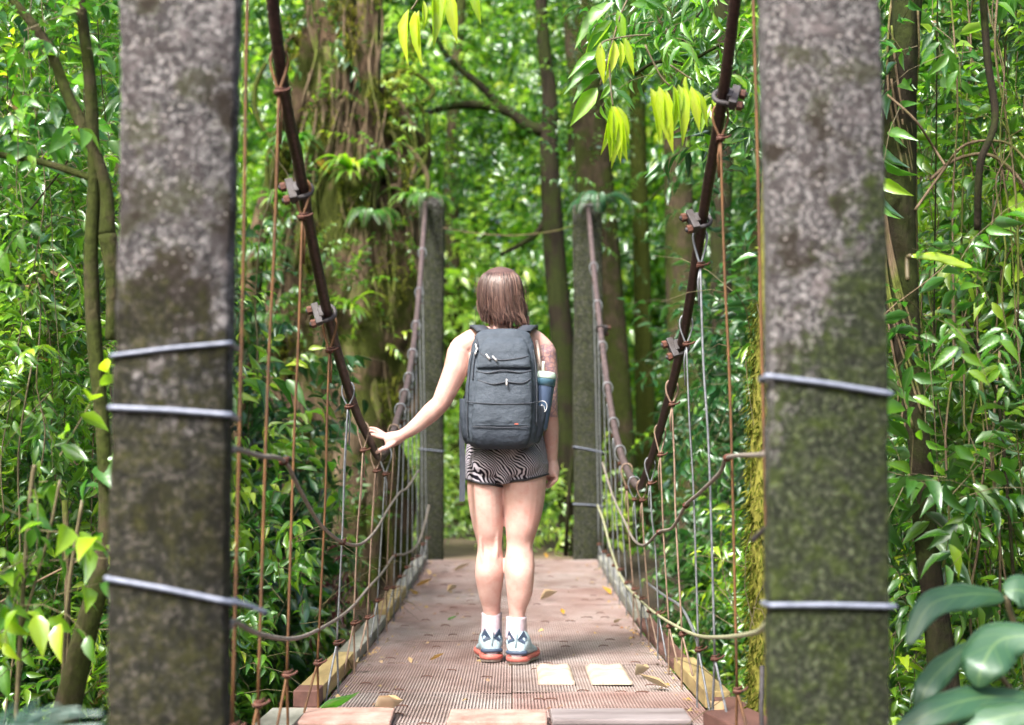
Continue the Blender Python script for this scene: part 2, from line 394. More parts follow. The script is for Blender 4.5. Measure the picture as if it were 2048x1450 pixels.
def spray(nl=14, tl=0.45, ll=0.08, wr=0.3, ang=60, jit=0.35, arch=0.25, hang=0.35):
    """one twig along +X with alternate leaves; returns frames and twig points"""
    t = (np.arange(nl) + 0.6) / nl
    px = tl * t; pz = arch * tl * (t - 1.4 * t * t); py = 0.08 * tl * np.sin(3 * t + rng.uniform(0, 6))
    O = np.stack([px, py, pz], 1)
    side = np.where(np.arange(nl) % 2 == 0, 1.0, -1.0)
    a = np.radians(ang * (1 - 0.55 * t ** 3)) * side + rng.normal(0, jit, nl)
    D = np.stack([np.cos(a), np.sin(a), -hang + rng.normal(0, jit * 0.7, nl) - 0.3 * t], 1)
    U = np.stack([rng.normal(0, jit, nl), rng.normal(0, jit, nl) - 0.3 * side, np.ones(nl)], 1)
    L = ll * (1 - 0.35 * np.abs(t - 0.5) * 2) * rng.uniform(0.75, 1.2, nl)
    q = np.linspace(0, 1, 4)
    tw = np.stack([tl * q, 0.08 * tl * np.sin(3 * q), arch * tl * (q - 1.4 * q * q)], 1)
    return leaf_frames(O, D, U, L, L * wr), tw
def mk_sprays(n, **kw): return [spray(**kw) for _ in range(n)]
SP_SMALL = mk_sprays(7, nl=14, tl=0.32, ll=0.062, wr=0.19)
SP_MED = mk_sprays(7, nl=13, tl=0.42, ll=0.088, wr=0.185)
SP_BIG = mk_sprays(6, nl=9, tl=0.5, ll=0.16, wr=0.18, hang=0.5)
SP_LONG = mk_sprays(6, nl=9, tl=0.45, ll=0.17, wr=0.13, hang=0.7)
SP_WIDE = mk_sprays(6, nl=8, tl=0.4, ll=0.12, wr=0.25, hang=0.45)
SP_FAR = mk_sprays(6, nl=12, tl=0.8, ll=0.19, wr=0.22)

def scatter(Pts, Dirs, sprays, smin=0.7, smax=1.3, twig_r=0.0, LV=None):
    LV = LV or Leaves()
    n = len(Pts); idx = rng.integers(0, len(sprays), n)
    sc_ = rng.uniform(smin, smax, n)
    X = norm(Dirs); up = np.stack([rng.normal(0, .35, n), rng.normal(0, .35, n), np.ones(n)], 1)
    Y = norm(np.cross(up, X)); Z = np.cross(X, Y)
    M = np.stack([X, Y, Z], 2)                     # columns
    for k, (fr, tw) in enumerate(sprays):
        s = np.where(idx == k)[0]
        if not len(s): continue
        Mk = M[s] * sc_[s][:, None, None]
        out = []
        for j, A in enumerate(fr):
            B = np.einsum('nij,mj->nmi', Mk, A)
            if j == 0: B = B + Pts[s][:, None, :]
            out.append(B.reshape(-1, 3))
        LV.add(out)
        if twig_r:
            for i in s:
                pts = (M[i] * sc_[i]) @ tw.T
                pts = pts.T + Pts[i]
                v, f = tube_geo(pts, [twig_r, twig_r * .8, twig_r * .6, twig_r * .35], 3, False); LV.tw.add(v, f, 1)
    return LV
def clumps(centers, rad, n, squash=0.8):
    """points on and in clumps, directions outwards"""
    c = np.asarray(centers, float); k = len(c); i = rng.integers(0, k, n)
    r = np.asarray(rad if np.ndim(rad) else np.full(k, rad))[i]
    d = norm(rng.normal(0, 1, (n, 3))); rr = rng.uniform(0, 1, n) ** 0.45
    p = c[i] + d * (rr * r)[:, None] * np.array([1, 1, squash])
    D = d + np.stack([rng.normal(0, .4, n), rng.normal(0, .4, n), rng.normal(0.1, .3, n)], 1)
    return p, D

# ------------------------------------------------------------------ terrain
def ground_h(x, y):
    x = np.asarray(x, float); y = np.asarray(y, float)
    rav = 1 / (1 + np.exp(-(y - 3.3) * 4)) * (1 / (1 + np.exp((y - 10.9) * 4)))
    side = np.clip((np.abs(x) - 1.6) / 6, 0, 1)
    h = 0.02 - rav * 1.5 * (1 - 0.55 * side) + 0.9 * np.clip((np.abs(x) - 1.3) / 5, 0, 1) ** 1.3
    h = h + 0.02 * np.clip(y - 16, 0, 60) + 0.08 * np.sin(x * 1.3 + 1) * np.sin(y * 0.9) * np.clip(np.abs(x) - 1.2, 0, 1)
    return h
u = np.linspace(-1, 1, 141); gx = np.sinh(u * 3.2) / np.sinh(3.2) * 120; gy = 7 + np.sinh(u * 3.2) / np.sinh(3.2) * 150
GX, GY = np.meshgrid(gx, gy, indexing='ij'); GZ = ground_h(GX, GY) - 0.02
b = MB(); n_ = len(u)
b.add(np.stack([GX, GY, GZ], -1).reshape(-1, 3), [(i * n_ + j, (i + 1) * n_ + j, (i + 1) * n_ + j + 1, i * n_ + j + 1) for i in range(n_ - 1) for j in range(n_ - 1)])
tag(b.build('ground', M_DIRT), kind='structure')
# far path, curving away to the left behind the bridge
b = MB(); pts = [(-0.02, 11.15), (-0.05, 12.2), (-0.3, 13.2), (-0.75, 14.2), (-1.6, 15.4), (-3.0, 16.6)]
pp = smooth_path([(x, y, 0) for x, y in pts], 6); v = []
for i, p in enumerate(pp):
    q = pp[min(i + 1, len(pp) - 1)] - pp[max(i - 1, 0)]; nn = Vector((-q.y, q.x, 0)).normalized()
    for s_ in (-1, -.4, .4, 1):
        a = p + nn * s_ * (0.62 + 0.1 * math.sin(i * 1.7 + s_)); v.append((a.x, a.y, float(ground_h(a.x, a.y)) + 0.012))
b.add(v, [(i * 4 + j, i * 4 + j + 1, i * 4 + j + 5, i * 4 + j + 4) for i in range(len(pp) - 1) for j in range(3)])
tag(b.build('path', M_PATH), kind='structure')

# ------------------------------------------------------------------ concrete posts with wire bands
NEAR_Y, FAR_Y = 2.73, 11.2
def post(xa, xb, y, top, mat, label, bands, seed, depth=0.075):
    base_z = float(ground_h((xa + xb) / 2, y)) - 0.25
    root = empty('concrete_post', ((xa + xb) / 2, y + depth / 2, base_z), label, 'post', 'concrete bridge posts')
    b = MB(); nz = 150; lr = random.Random(seed)
    # chamfered section with slightly wavering faces
    c = 0.006
    def ring(z):
        w1 = 0.004 * math.sin(z * 5 + seed); w2 = 0.004 * math.sin(z * 3.1 + seed * 2)
        a, b_ = xa + w1, xb + w2; y0, y1 = y, y + depth
        return [(a + c, y0, z), ((a + b_) / 2, y0, z), (b_ - c, y0, z), (b_, y0 + c, z), (b_, (y0 + y1) / 2, z), (b_, y1 - c, z), (b_ - c, y1, z), ((a + b_) / 2, y1, z), (a + c, y1, z), (a, y1 - c, z), (a, (y0 + y1) / 2, z), (a, y0 + c, z)]
    v = []
    for i in range(nz + 1):
        z = base_z + (top - base_z) * i / nz
        ch = [lr.uniform(0, .005) if lr.random() < .3 else 0 for _ in range(4)]; cxm = (xa + xb) / 2; v += [(p[0] + lr.uniform(-.0014, .0014) + (cxm - p[0]) * 8 * ch[k_ // 3] * (k_ % 3 != 1), p[1] + lr.uniform(-.0012, .0012), p[2]) for k_, p in enumerate(ring(z))]
    f = [(i * 12 + k, i * 12 + (k + 1) % 12, (i + 1) * 12 + (k + 1) % 12, (i + 1) * 12 + k) for i in range(nz) for k in range(12)]
    f.append(tuple(range(nz * 12, nz * 12 + 12)))
    b.add(v, f); b.build('shaft', mat, root)
    for (zl, zr, r, tail) in bands:
        g = r
        pts = [(xa - g, y - g, zl), ((xa + xb) / 2, y - g * 1.3, (zl + zr) / 2 + 0.002), (xb + g, y - g, zr), (xb + g, y + depth + g, zr - .006), (xa - g, y + depth + g, zl - .004)]
        b2 = MB(); P5 = []
        for i in range(5):
            a_, b_ = Vector(pts[i]), Vector(pts[(i + 1) % 5])
            for q in range(8): P5.append(a_.lerp(b_, q / 8))
        b2.tube(P5, r, 8, closed=True)
        if tail: b2.tube(smooth_path([(xb + g, y - g, zr), *tail], 5), r * 0.95, 8)
        b2.build('wire_band', M_BAND, root)
    return root
def zpix(py, d): return P(1024, py, d).z
xL0, xL1 = -0.768, -0.545; xR0, xR1 = 0.495, 0.722
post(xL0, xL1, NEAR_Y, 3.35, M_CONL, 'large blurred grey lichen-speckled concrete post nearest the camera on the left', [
    (zpix(712, NEAR_Y), zpix(686, NEAR_Y), 0.0042, None),
    (zpix(815, NEAR_Y), zpix(830, NEAR_Y), 0.0055, None),
    (zpix(1156, NEAR_Y), zpix(1203, NEAR_Y), 0.0055, [(xL1 + .03, NEAR_Y + .03, zpix(1212, NEAR_Y)), tuple(P(533, 1226, NEAR_Y + .08))])], 1)
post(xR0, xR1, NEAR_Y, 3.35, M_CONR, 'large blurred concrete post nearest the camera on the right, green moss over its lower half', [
    (zpix(752, NEAR_Y), zpix(788, NEAR_Y), 0.0055, None),
    (zpix(1210, NEAR_Y), zpix(1213, NEAR_Y), 0.0055, None)], 2)
post(-0.735, -0.545, FAR_Y, 2.95, M_CONF, 'weathered, shade-darkened concrete post at the far left end of the bridge', [(0.95, 0.93, 0.004, None)], 3, 0.2)
post(0.49, 0.715, FAR_Y, 2.9, M_CONF, 'weathered, shade-darkened concrete post at the far right end of the bridge', [(zpix(893, FAR_Y), zpix(905, FAR_Y), 0.005, None), (zpix(1008, FAR_Y), zpix(1012, FAR_Y), 0.005, None)], 4, 0.2)

# ------------------------------------------------------------------ main cables
LATL, LATR = -0.6, 0.6
def cab(lat, pix, ends):
    pts = [PX(px, py, lat) for px, py in pix]
    return [Vector(ends[0])] + pts + [Vector(ends[1])]
cL = cab(LATL, [(545, 2), (600, 345), (650, 605), (700, 788), (735, 872), (766, 912)], ((-.64, NEAR_Y + .1, 3.3), (-.62, 11.25, 2.93)))
cL[-1] = Vector((-.69, 11.28, 2.95)); cL[-1:-1] = [PX(800, 820, -.6), PX(820, 740, -.63), PX(837, 600, -.66)]
cR = cab(LATR, [(1470, 2), (1411, 400), (1365, 680), (1320, 860), (1296, 935), (1275, 972), (1240, 900), (1215, 770), (1190, 560)], ((.62, NEAR_Y + .1, 3.3), (.61, 11.25, 2.88)))
def cable_curve(pts): return smooth_path(pts, 14)
cabL, cabR = cable_curve(cL), cable_curve(cR)
def resample(pts, step):
    out = [pts[0]]; acc = 0
    for a, b_ in zip(pts[:-1], pts[1:]):
        l = (b_ - a).length; t = step - acc
        while t <= l: out.append(a.lerp(b_, t / l)); t += step
        acc = (acc + l) % step
    return out
def at_y(curve, y):
    for a, b_ in zip(curve[:-1], curve[1:]):
        if (a.y - y) * (b_.y - y) <= 0 and a.y != b_.y:
            t = (y - a.y) / (b_.y - a.y); return a.lerp(b_, t), (b_ - a).normalized()
    return curve[-1].copy(), Vector((0, 1, 0))
def make_cable(curve, label, clampys, side, r=0.016):
    root = empty('main_cable', tuple(min(curve, key=lambda p: p.z)), label, 'cable', 'main suspension cables')
    pts = resample(curve, 0.006)
    v, f = tube_geo(pts, r, 14, True, False, lambda i, a: 1 + 0.11 * abs(math.cos(1.5 * a + i * 0.9)) - 0.05)
    MB().add(v, f).build('wire_rope', M_CABLE, root)
    far = [p for p in curve if p.y > 6.75]
    v, f = tube_geo(far, .019, 14); MB().add(v, f).build('far_sleeve', M_SLEEVE, root)
    for (y, ang) in clampys:
        p, t = at_y(curve, y)
        # local frame: t along cable, o towards the saddle
        o_ = Vector((-1, 0, -0.35)) if ang == 'l' else Vector((1, 0, -0.35))
        o_ = (o_ - t * o_.dot(t)).normalized(); s_ = t.cross(o_)
        M3 = Matrix((o_, s_, t)).transposed()
        b = MB()
        CS = 1.25
        ub = [p + o_ * 0.066 + s_ * 0.026] + [p + o_ * (0.025 * math.cos(a)) * 1.0 + s_ * (0.026 * math.sin(a)) for a in [R(90), R(115), R(140), R(165), R(180), R(195), R(220), R(245), R(270)]] + [p + o_ * 0.066 - s_ * 0.026]
        b.tube(smooth_path(ub, 3), 0.0075, 8)
        ubo = b.build('clamp', M_STEEL, root)
        b = MB(); b.box(p + o_ * 0.033, (0.024, 0.078, 0.04), M3, taper=.75); b.box(p + o_ * 0.020, (0.016, 0.036, 0.046), M3)
        b.build('saddle', M_STEEL, ubo, bevel=.003)
        for sg in (-1, 1):
            b = MB(); c0 = p + o_ * 0.045 + s_ * 0.026 * sg
            b.tube([c0, c0 + o_ * 0.016], 0.0145, 6)
            b.build('nut', M_RUST, ubo, smooth=False, bevel=.001)
    return root

HL = [3.26, 3.59, 4.03, 4.66, 5.2, 5.74, 6.28, 6.75, 7.2, 7.65, 8.1, 8.6, 9.1, 9.6, 10.1, 10.6]
HR = [3.52, 4.03, 4.5, 4.88, 5.33, 5.77, 6.2, 6.6, 7.0, 7.45, 7.9, 8.4, 8.9, 9.4, 9.9, 10.4]
make_cable(cabL, 'thick rusty brown suspension cable sagging along the left side, under the woman\'s hand', [(3.3, 'l'), (4.04, 'l'), (4.6, 'l')], -1)
make_cable(cabR, 'thick rusty brown suspension cable sagging along the right side of the bridge', [(3.98, 'r'), (4.44, 'l'), (5.03, 'l'), (9.6, 'r')], 1)
# short cross wire joining the tops of the far posts
b = MB(); b.tube(smooth_path([(-.55, 11.2, 2.7), (-.3, 11.2, 2.66), (0.0, 11.2, 2.64), (.3, 11.2, 2.67), (.5, 11.2, 2.72)], 4), 0.005, 6)
tag(b.build('cross_wire', M_VINE), 'thin weathered wire strung between the tops of the far posts', 'wire')

# ------------------------------------------------------------------ hanger wires
ordn = ['first', 'second', 'third', 'fourth', 'fifth', 'sixth', 'seventh', 'eighth', 'ninth', 'tenth', 'eleventh', 'twelfth', 'thirteenth', 'fourteenth', 'fifteenth', 'sixteenth']
def coil(b, c, axis, rad, n=2.5, r=0.0032, pitch=0.006, ln=0):
    axis = axis.normalized(); u_ = axis.orthogonal().normalized(); v_ = axis.cross(u_); pts = []
    k = int(n * 10)
    for i in range(k + 1):
        a = 2 * math.pi * i / 10; pts.append(c + axis * (pitch * (i / 10 - n / 2)) + (u_ * math.cos(a) + v_ * math.sin(a)) * rad)
    b.tube(pts, r, 5)
    pts2 = [pts[-1], pts[-1] + u_ * .012 + axis * .004, pts[-1] + u_ * .022 + axis * .010 + v_ * .004]
    b.tube(pts2, r, 5)
def hanger(side, y, curve, label, mat, double, idx):
    lat = LATL if side < 0 else LATR
    lr = random.Random(idx * 7 + (3 if side < 0 else 0))
    p, t = at_y(curve, y)
    zb = deck_z(y)
    r = 0.0042 if not double else 0.0034
    kt = p + Vector((0.002 * side, 0.0, -lr.uniform(0.07, 0.105))); kt.x = p.x
    xk = side * 0.632; kb = Vector((xk, y + lr.uniform(-.02, .02), zb + lr.uniform(0.17, 0.22)))
    if kt.z < kb.z + .15: kt.z = p.z - .06
    root = empty('hanger_wire', (side * .66, y, zb), label, 'hanger wire', 'hanger wires between cable and deck')
    b = MB()
    # loop over the cable, opening as a V down to the upper tie
    g = 0.0215 + (0.007 if y > 6.7 else 0)
    for q in (-1, 1):
        up = [kt, p + Vector((q * g * 0.9, 0, -0.03)), p + Vector((q * g, 0, 0.002)), p + Vector((q * g * .6, 0, g * .85)), p + Vector((0, 0, g))]
        b.tube(smooth_path(up, 4), r, 6)
    off = Vector((0, r * 1.3, 0)) if double else Vector((0, 0, 0))
    mid = kt.lerp(kb, .5) + Vector((lr.uniform(-.006, .006), lr.uniform(-.008, .008), 0))
    ways = (-1, 1) if double else (0,)
    for q in ways:
        b.tube(smooth_path([kt + off * q, kt.lerp(kb, .25) + off * q * 2.2 + Vector((lr.uniform(-.003, .003), 0, 0)), mid + off * q, kb + off * q], 5), r, 6)
    # loose end below the upper tie
    b.tube([kt + Vector((0, .003, 0)), kt + Vector((-side * .007, .006, -.05)), kt + Vector((-side * .004, .008, -.10 - lr.uniform(0, .05)))], r * .85, 5)
    # inverted V to the deck edge
    for q in (-1, 1):
        e = Vector((side * lr.uniform(.665, .685) if q < 0 else side * .634, y + q * lr.uniform(.05, .075), zb - 0.03))
        b.tube(smooth_path([kb, kb.lerp(e, .5) + Vector((0, q * .008, 0)), e], 4), 0.0042, 6)
    b.build('wire', mat, root)
    for k, kk in (('u', kt), ('b', kb)):
        b2 = MB(); coil(b2, kk, Vector((0.25, .1, 1)), r * 1.3 + .0045, 2.6, 0.0034)
        b2.tube(smooth_path([kk + Vector((-.012, -.004, 0.002)), kk + Vector((0, -.012, 0)), kk + Vector((.02, -.006, .004)), kk + Vector((.03, 0, .012))], 3), .0036, 5)
        b2.build('tie', M_RUST, root)
mL = [M_ORANGE, M_ORANGE, M_ORANGE, M_ORANGE, M_GALV, M_TAN, M_TAN, M_GALV, M_TAN, M_GALV] + [M_GALV] * 8
dL = [0, 0, 0, 0, 1, 1, 1, 0, 1, 0] + [0] * 8
mR = [M_ORANGE, M_ORANGE, M_GALV, M_GALV, M_TAN, M_TAN, M_GALV, M_TAN, M_GALV, M_TAN] + [M_GALV] * 8
dR = [0, 0, 0, 1, 0, 1, 1, 1, 1, 0] + [0] * 8
cn = {'orange_rust_wire': 'orange rusty', 'galvanised_wire': 'grey galvanised', 'tan_weathered_wire': 'tan weathered'}
for i, y in enumerate(HL):
    hanger(-1, y, cabL, f"{cn[mL[i].name]} {'doubled' if dL[i] else 'single'} hanger wire, {ordn[i]} from the near left post", mL[i], dL[i], i)
for i, y in enumerate(HR):
    hanger(1, y, cabR, f"{cn[mR[i].name]} {'doubled' if dR[i] else 'single'} hanger wire, {ordn[i]} from the near right post", mR[i], dR[i], i + 50)

# ------------------------------------------------------------------ slack guard ropes along the sides
def rope(pix, lat, r, mat, label, ends=None, knots=()):
    pts = [PX(px, py, la) for px, py, la in pix]
    if ends: pts = [Vector(ends[0])] + pts if ends[0] else pts
    if ends and ends[1]: pts = pts + [Vector(ends[1])]
    root = empty('guard_rope', tuple(min(pts, key=lambda p: p.z)), label, 'rope', 'slack guard ropes along the bridge sides')
    b = MB(); b.tube(smooth_path(pts, 6), r, 7); b.build('rope', mat, root)
    for k in knots:
        b = MB(); c = pts[k]
        coil(b, c, Vector((0, .3, 1)), .009, 2.2, .005); b.build('knot', M_RUST, root)
rope([(470, 897, -.575), (520, 912, -.585), (568, 922, -.60), (600, 980, -.61), (640, 1048, -.61), (685, 1084, -.61), (722, 1088, -.61), (752, 1060, -.61), (775, 1020, -.61), (800, 985, -.61), (815, 975, -.61), (838, 940, -.60)], 0, .0062, M_ROPE,
     'upper slack grey rope looping along the left side, knotted to the second hanger', ((-.545, NEAR_Y + .06, .885), None), (3, 6))
rope([(470, 1243, -.57), (520, 1268, -.60), (590, 1277, -.63), (650, 1252, -.63), (700, 1218, -.63), (740, 1172, -.63), (765, 1145, -.63), (788, 1112, -.63), (810, 1108, -.63), (835, 1090, -.63), (850, 1045, -.62), (858, 1010, -.60)], 0, .0062, M_ROPE,
     'lower slack grey rope sagging over the near left deck edge', ((-.545, NEAR_Y + .06, .545), None), (8,))
rope([(1515, 910, .575), (1455, 915, .60), (1440, 945, .61), (1400, 985, .61), (1372, 1010, .61), (1345, 1055, .61), (1318, 1064, .61), (1290, 1090, .61), (1268, 1080, .61), (1248, 1040, .61), (1225, 990, .60), (1205, 925, .57)], 0, .0062, M_ROPE,
     'upper slack grey rope looping along the right side, knotted near the right post', ((.5, NEAR_Y + .1, .88), None), (2, 5, 7))
rope([(1510, 1265, .575), (1450, 1274, .60), (1395, 1271, .63), (1345, 1248, .63), (1305, 1222, .63), (1270, 1190, .63), (1245, 1160, .63), (1222, 1100, .62), (1208, 1045, .60), (1195, 1010, .57)], 0, .0062, M_ROPEG,
     'lower slack green-grey rope sagging along the right deck edge', ((.5, NEAR_Y + .1, .545), None), (6,))
b = MB(); b.tube(smooth_path([PX(1293, 1165, .64), PX(1330, 1192, .64), PX(1360, 1212, .64), PX(1382, 1250, .64), PX(1396, 1290, .64), PX(1402, 1330, .64)], 5), .0058, 7)
tag(b.build('bent_wire', M_GALV), 'loose bent grey steel wire arching out beside the right deck edge', 'wire')
b = MB(); b.tube(smooth_path([P(1545, 1048, 3.0), P(1525, 1062, 3.05), P(1506, 1080, 3.1)], 4), .006, 7)
tag(b.build('wire_stub', M_STEEL), 'short cut steel wire stub poking from behind the near right post', 'wire')
b = MB(); b.tube([Vector((.655, 3.75, -.05)), Vector((.65, 3.76, .22)), Vector((.655, 3.77, .33))], .0065, 7)
tag(b.build('steel_pin', M_STEEL), 'upright grey steel pin rising beside the right deck edge near the post', 'rod')

# ------------------------------------------------------------------ deck: grating panels on cross beams
deck = empty('bridge_deck', (0, 7, -0.08), 'rusty pinkish metal grating walkway of the hanging bridge', 'bridge deck')
def grate_panel(x0, x1, y0, y1, k):
    b = MB(); lr = random.Random(k)
    dz = lr.uniform(-.002, .002); tilt = lr.uniform(-.003, .003)
    def z(y, x): return deck_z(y) - .004 + dz + tilt * (x - (x0 + x1) / 2) / .3 + .003 * math.sin(x * 9 + k)
    def strip(xa, xb, ya, yb, h, zo):
        n = max(1, int(abs(yb - ya) / .2)); v = []; f = []
        for i in range(n + 1):
            y = ya + (yb - ya) * i / n
            v += [(xa, y, z(y, xa) + zo), (xb, y, z(y, xb) + zo), (xb, y, z(y, xb) + zo - h), (xa, y, z(y, xa) + zo - h)]
        for i in range(n):
            a = i * 4; c = a + 4
            f += [(a, a + 1, c + 1, c), (a + 1, a + 2, c + 2, c + 1), (a + 3, a, c, c + 3), (a + 2, a + 3, c + 3, c + 2)]
        f += [(0, 3, 2, 1), (n * 4, n * 4 + 1, n * 4 + 2, n * 4 + 3)]
        b.add(v, f)
    nx = int((x1 - x0) / .0115)
    for i in range(nx + 1):
        xc = x0 + (x1 - x0) * i / nx; w_ = .0027 if 0 < i < nx else .006
        strip(max(x0, xc - w_), min(x1, xc + w_), y0, y1, .006, .0035)
    ny = int((y1 - y0) / .028)
    for j in range(ny + 1):
        yc = y0 + (y1 - y0) * j / ny; w_ = .006 if 0 < j < ny else .016
        ya, yb = max(y0, yc - w_), min(y1, yc + w_)
        v = []; m_ = 6
        for i in range(m_ + 1):
            x = x0 + (x1 - x0) * i / m_
            v += [(x, ya, z(ya, x)), (x, yb, z(yb, x))]
        b.add(v, [(2 * i, 2 * i + 2, 2 * i + 3, 2 * i + 1) for i in range(m_)])
    # tie wires holding the sheet down
    for q in range(5):
        cx = lr.uniform(x0 + .08, x1 - .08); cy_ = y0 + (y1 - y0) * lr.choice([.03, .25, .5, .75, .97])
        zz = z(cy_, cx)
        b.tube(smooth_path([(cx - .024, cy_, zz - .002), (cx - .018, cy_ + .003, zz + .006), (cx, cy_, zz + .008), (cx + .018, cy_ - .003, zz + .006), (cx + .022, cy_, zz - .002)], 2), .0022, 5, 1)
    b.build('grating_panel', [M_GRATE, M_RUST], deck, smooth=False)
ys = [2.95, 3.8, 4.6, 5.3, 6.1, 6.9, 7.7, 8.5, 9.35, 10.25, 11.15]
for k in range(len(ys) - 1):
    grate_panel(-.655, -.003, ys[k] + .002, ys[k + 1] - .002, 2 * k); grate_panel(.003, .655, ys[k] + .002, ys[k + 1] - .002, 2 * k + 1)
for k in range(21):
    y = 2.98 + k * .41; b = MB(); b.box((0, y, deck_z(y) - .04), (1.36, .05, .05)); b.build('cross_beam', M_RWOOD, deck, smooth=False, bevel=.003)
# plain brown sheet just below the gratings, seen through their holes
b = MB(); n = 30; v = []
for i in range(n + 1):
    y = 2.96 + 8.2 * i / n; v += [(-.64, y, deck_z(y) - .0135), (.64, y, deck_z(y) - .0135)]
b.add(v, [(2 * i, 2 * i + 1, 2 * i + 3, 2 * i + 2) for i in range(n)]); b.build('under_sheet', M_UNDER, deck)

# kerb timbers
def kerb(side, y0, y1, wd, h, mat, label, x=None):
    b = MB(); n = 5; xc = side * (x or .7); v = []
    for i in range(n + 1):
        y = y0 + (y1 - y0) * i / n; z0 = deck_z(y) + .001
        v += [(xc - wd / 2, y, z0), (xc + wd / 2, y, z0), (xc + wd / 2, y, z0 + h), (xc - wd / 2, y, z0 + h)]
    f = [(i * 4 + k, i * 4 + (k + 1) % 4, i * 4 + 4 + (k + 1) % 4, i * 4 + 4 + k) for i in range(n) for k in range(4)] + [(3, 2, 1, 0), (n * 4, n * 4 + 1, n * 4 + 2, n * 4 + 3)]
    b.add(v, f); tag(b.build('kerb_timber', mat, smooth=False, bevel=.004), label, 'timber', 'kerb timbers along the deck edges')
kerb(-1, 4.15, 4.72, .12, .03, M_GWOOD, 'pale grey kerb timber at the near left corner of the deck', .725)
kerb(-1, 4.92, 5.06, .085, .058, M_RWOOD, 'short dark red-brown kerb block on the left edge', .705)
kerb(-1, 5.063, 6.05, .085, .056, M_YWOOD, 'long yellowish kerb timber on the left edge beside the red-brown block', .705)
kerb(-1, 6.10, 7.55, .085, .05, M_GWOOD, 'long grey mossy kerb timber on the left edge past the woman\'s hand', .70)
kerb(-1, 7.7, 8.9, .085, .065, M_YWOOD, 'yellowish kerb timber on the left edge further along', .70)
kerb(-1, 8.95, 11.0, .085, .05, M_GWOOD, 'dark grey kerb timber on the left edge at the far end', .70)
kerb(1, 4.9, 5.85, .085, .058, M_YWOOD, 'yellow kerb timber with a dark cut end on the right edge', .70)
kerb(1, 3.6, 4.86, .085, .045, M_RWOOD, 'weathered red-brown kerb timber on the right edge nearest the camera', .72)
kerb(1, 5.9, 7.6, .085, .03, M_RWOOD, 'low red-brown kerb timber on the right edge beside the woman', .70)
kerb(1, 7.7, 9.3, .085, .06, M_GWOOD, 'pale grey kerb timber on the right edge further along', .70)
kerb(1, 9.35, 11.0, .085, .05, M_GWOOD, 'dark grey kerb timber on the right edge at the far end', .70)
# boards and tiles lying on the deck
def slab(name, c, size, rz, mat, label, cat, bevel=.006):
    b = MB(); b.box((c[0], c[1], deck_z(c[1]) + .006 + size[2] / 2), size, Matrix.Rotation(rz, 3, 'Z'))
    return tag(b.build(name, mat, smooth=False, bevel=bevel), label, cat)
slab('terracotta_slab', (-.565, 4.6, 0), (.37, .26, .022), .02, M_BRICK, 'reddish terracotta slab lying at the near left of the deck', 'slab')
slab('pinkish_slab', (-.045, 4.6, 0), (.315, .22, .02), -.02, M_BRICK, 'pinkish terracotta slab lying in the middle of the near deck', 'slab')
slab('grey_board', (.345, 4.63, 0), (.44, .2, .02), .01, M_BOARD, 'flat grey board lying across the near right of the deck', 'board')
b = MB(); b.box((.7, 4.35, deck_z(4.35) + .03), (.16, .3, .05), Matrix.Rotation(.2, 3, 'Z')); tag(b.build('brown_block', M_RWOOD, smooth=False, bevel=.006), 'small brown wooden block at the near right corner of the deck', 'block')
def pad(px0, px1, label):
    y0, y1 = 5.42, 6.0
    a = P(px0, 1365, 5.48); c = P(px1, 1365, 5.48); y0, y1 = 5.48, 5.95
    b = MB(); nx, ny = 8, 8; v = []
    for j in range(ny + 1):
        for i in range(nx + 1):
            s_, t = i / nx, j / ny; ex = max(0, abs(s_ * 2 - 1) - .8) / .2; ey = max(0, abs(t * 2 - 1) - .8) / .2
            h = .024 * (1 - .55 * max(ex, ey) ** 2) + (.004 if .48 < t < .58 else 0) + (.003 * math.sin(s_ * 9) if t > .5 else 0)
            x = a.x + (c.x - a.x) * s_; y = y0 + (y1 - y0) * t; v.append((x, y, deck_z(y) + .002 + h))
    f = [(j * (nx + 1) + i, j * (nx + 1) + i + 1, (j + 1) * (nx + 1) + i + 1, (j + 1) * (nx + 1) + i) for i in range(nx) for j in range(ny)]
    base = len(v); rim = [i for i in range(nx + 1)] + [j * (nx + 1) + nx for j in range(1, ny + 1)] + [ny * (nx + 1) + i for i in range(nx - 1, -1, -1)] + [j * (nx + 1) for j in range(ny - 1, 0, -1)]
    v += [(v[i][0], v[i][1], deck_z(v[i][1]) + .001) for i in rim]; m_ = len(rim)
    f += [(rim[k], base + k, base + (k + 1) % m_, rim[(k + 1) % m_]) for k in range(m_)]
    b.add(v, f); tag(b.build('cream_pad', M_PAD), label, 'pad', 'cream pads on the deck')
pad(1077, 1150, 'left one of two cream worn pads lying on the grating behind the woman')
pad(1183, 1265, 'right one of two cream worn pads lying on the grating behind the woman')
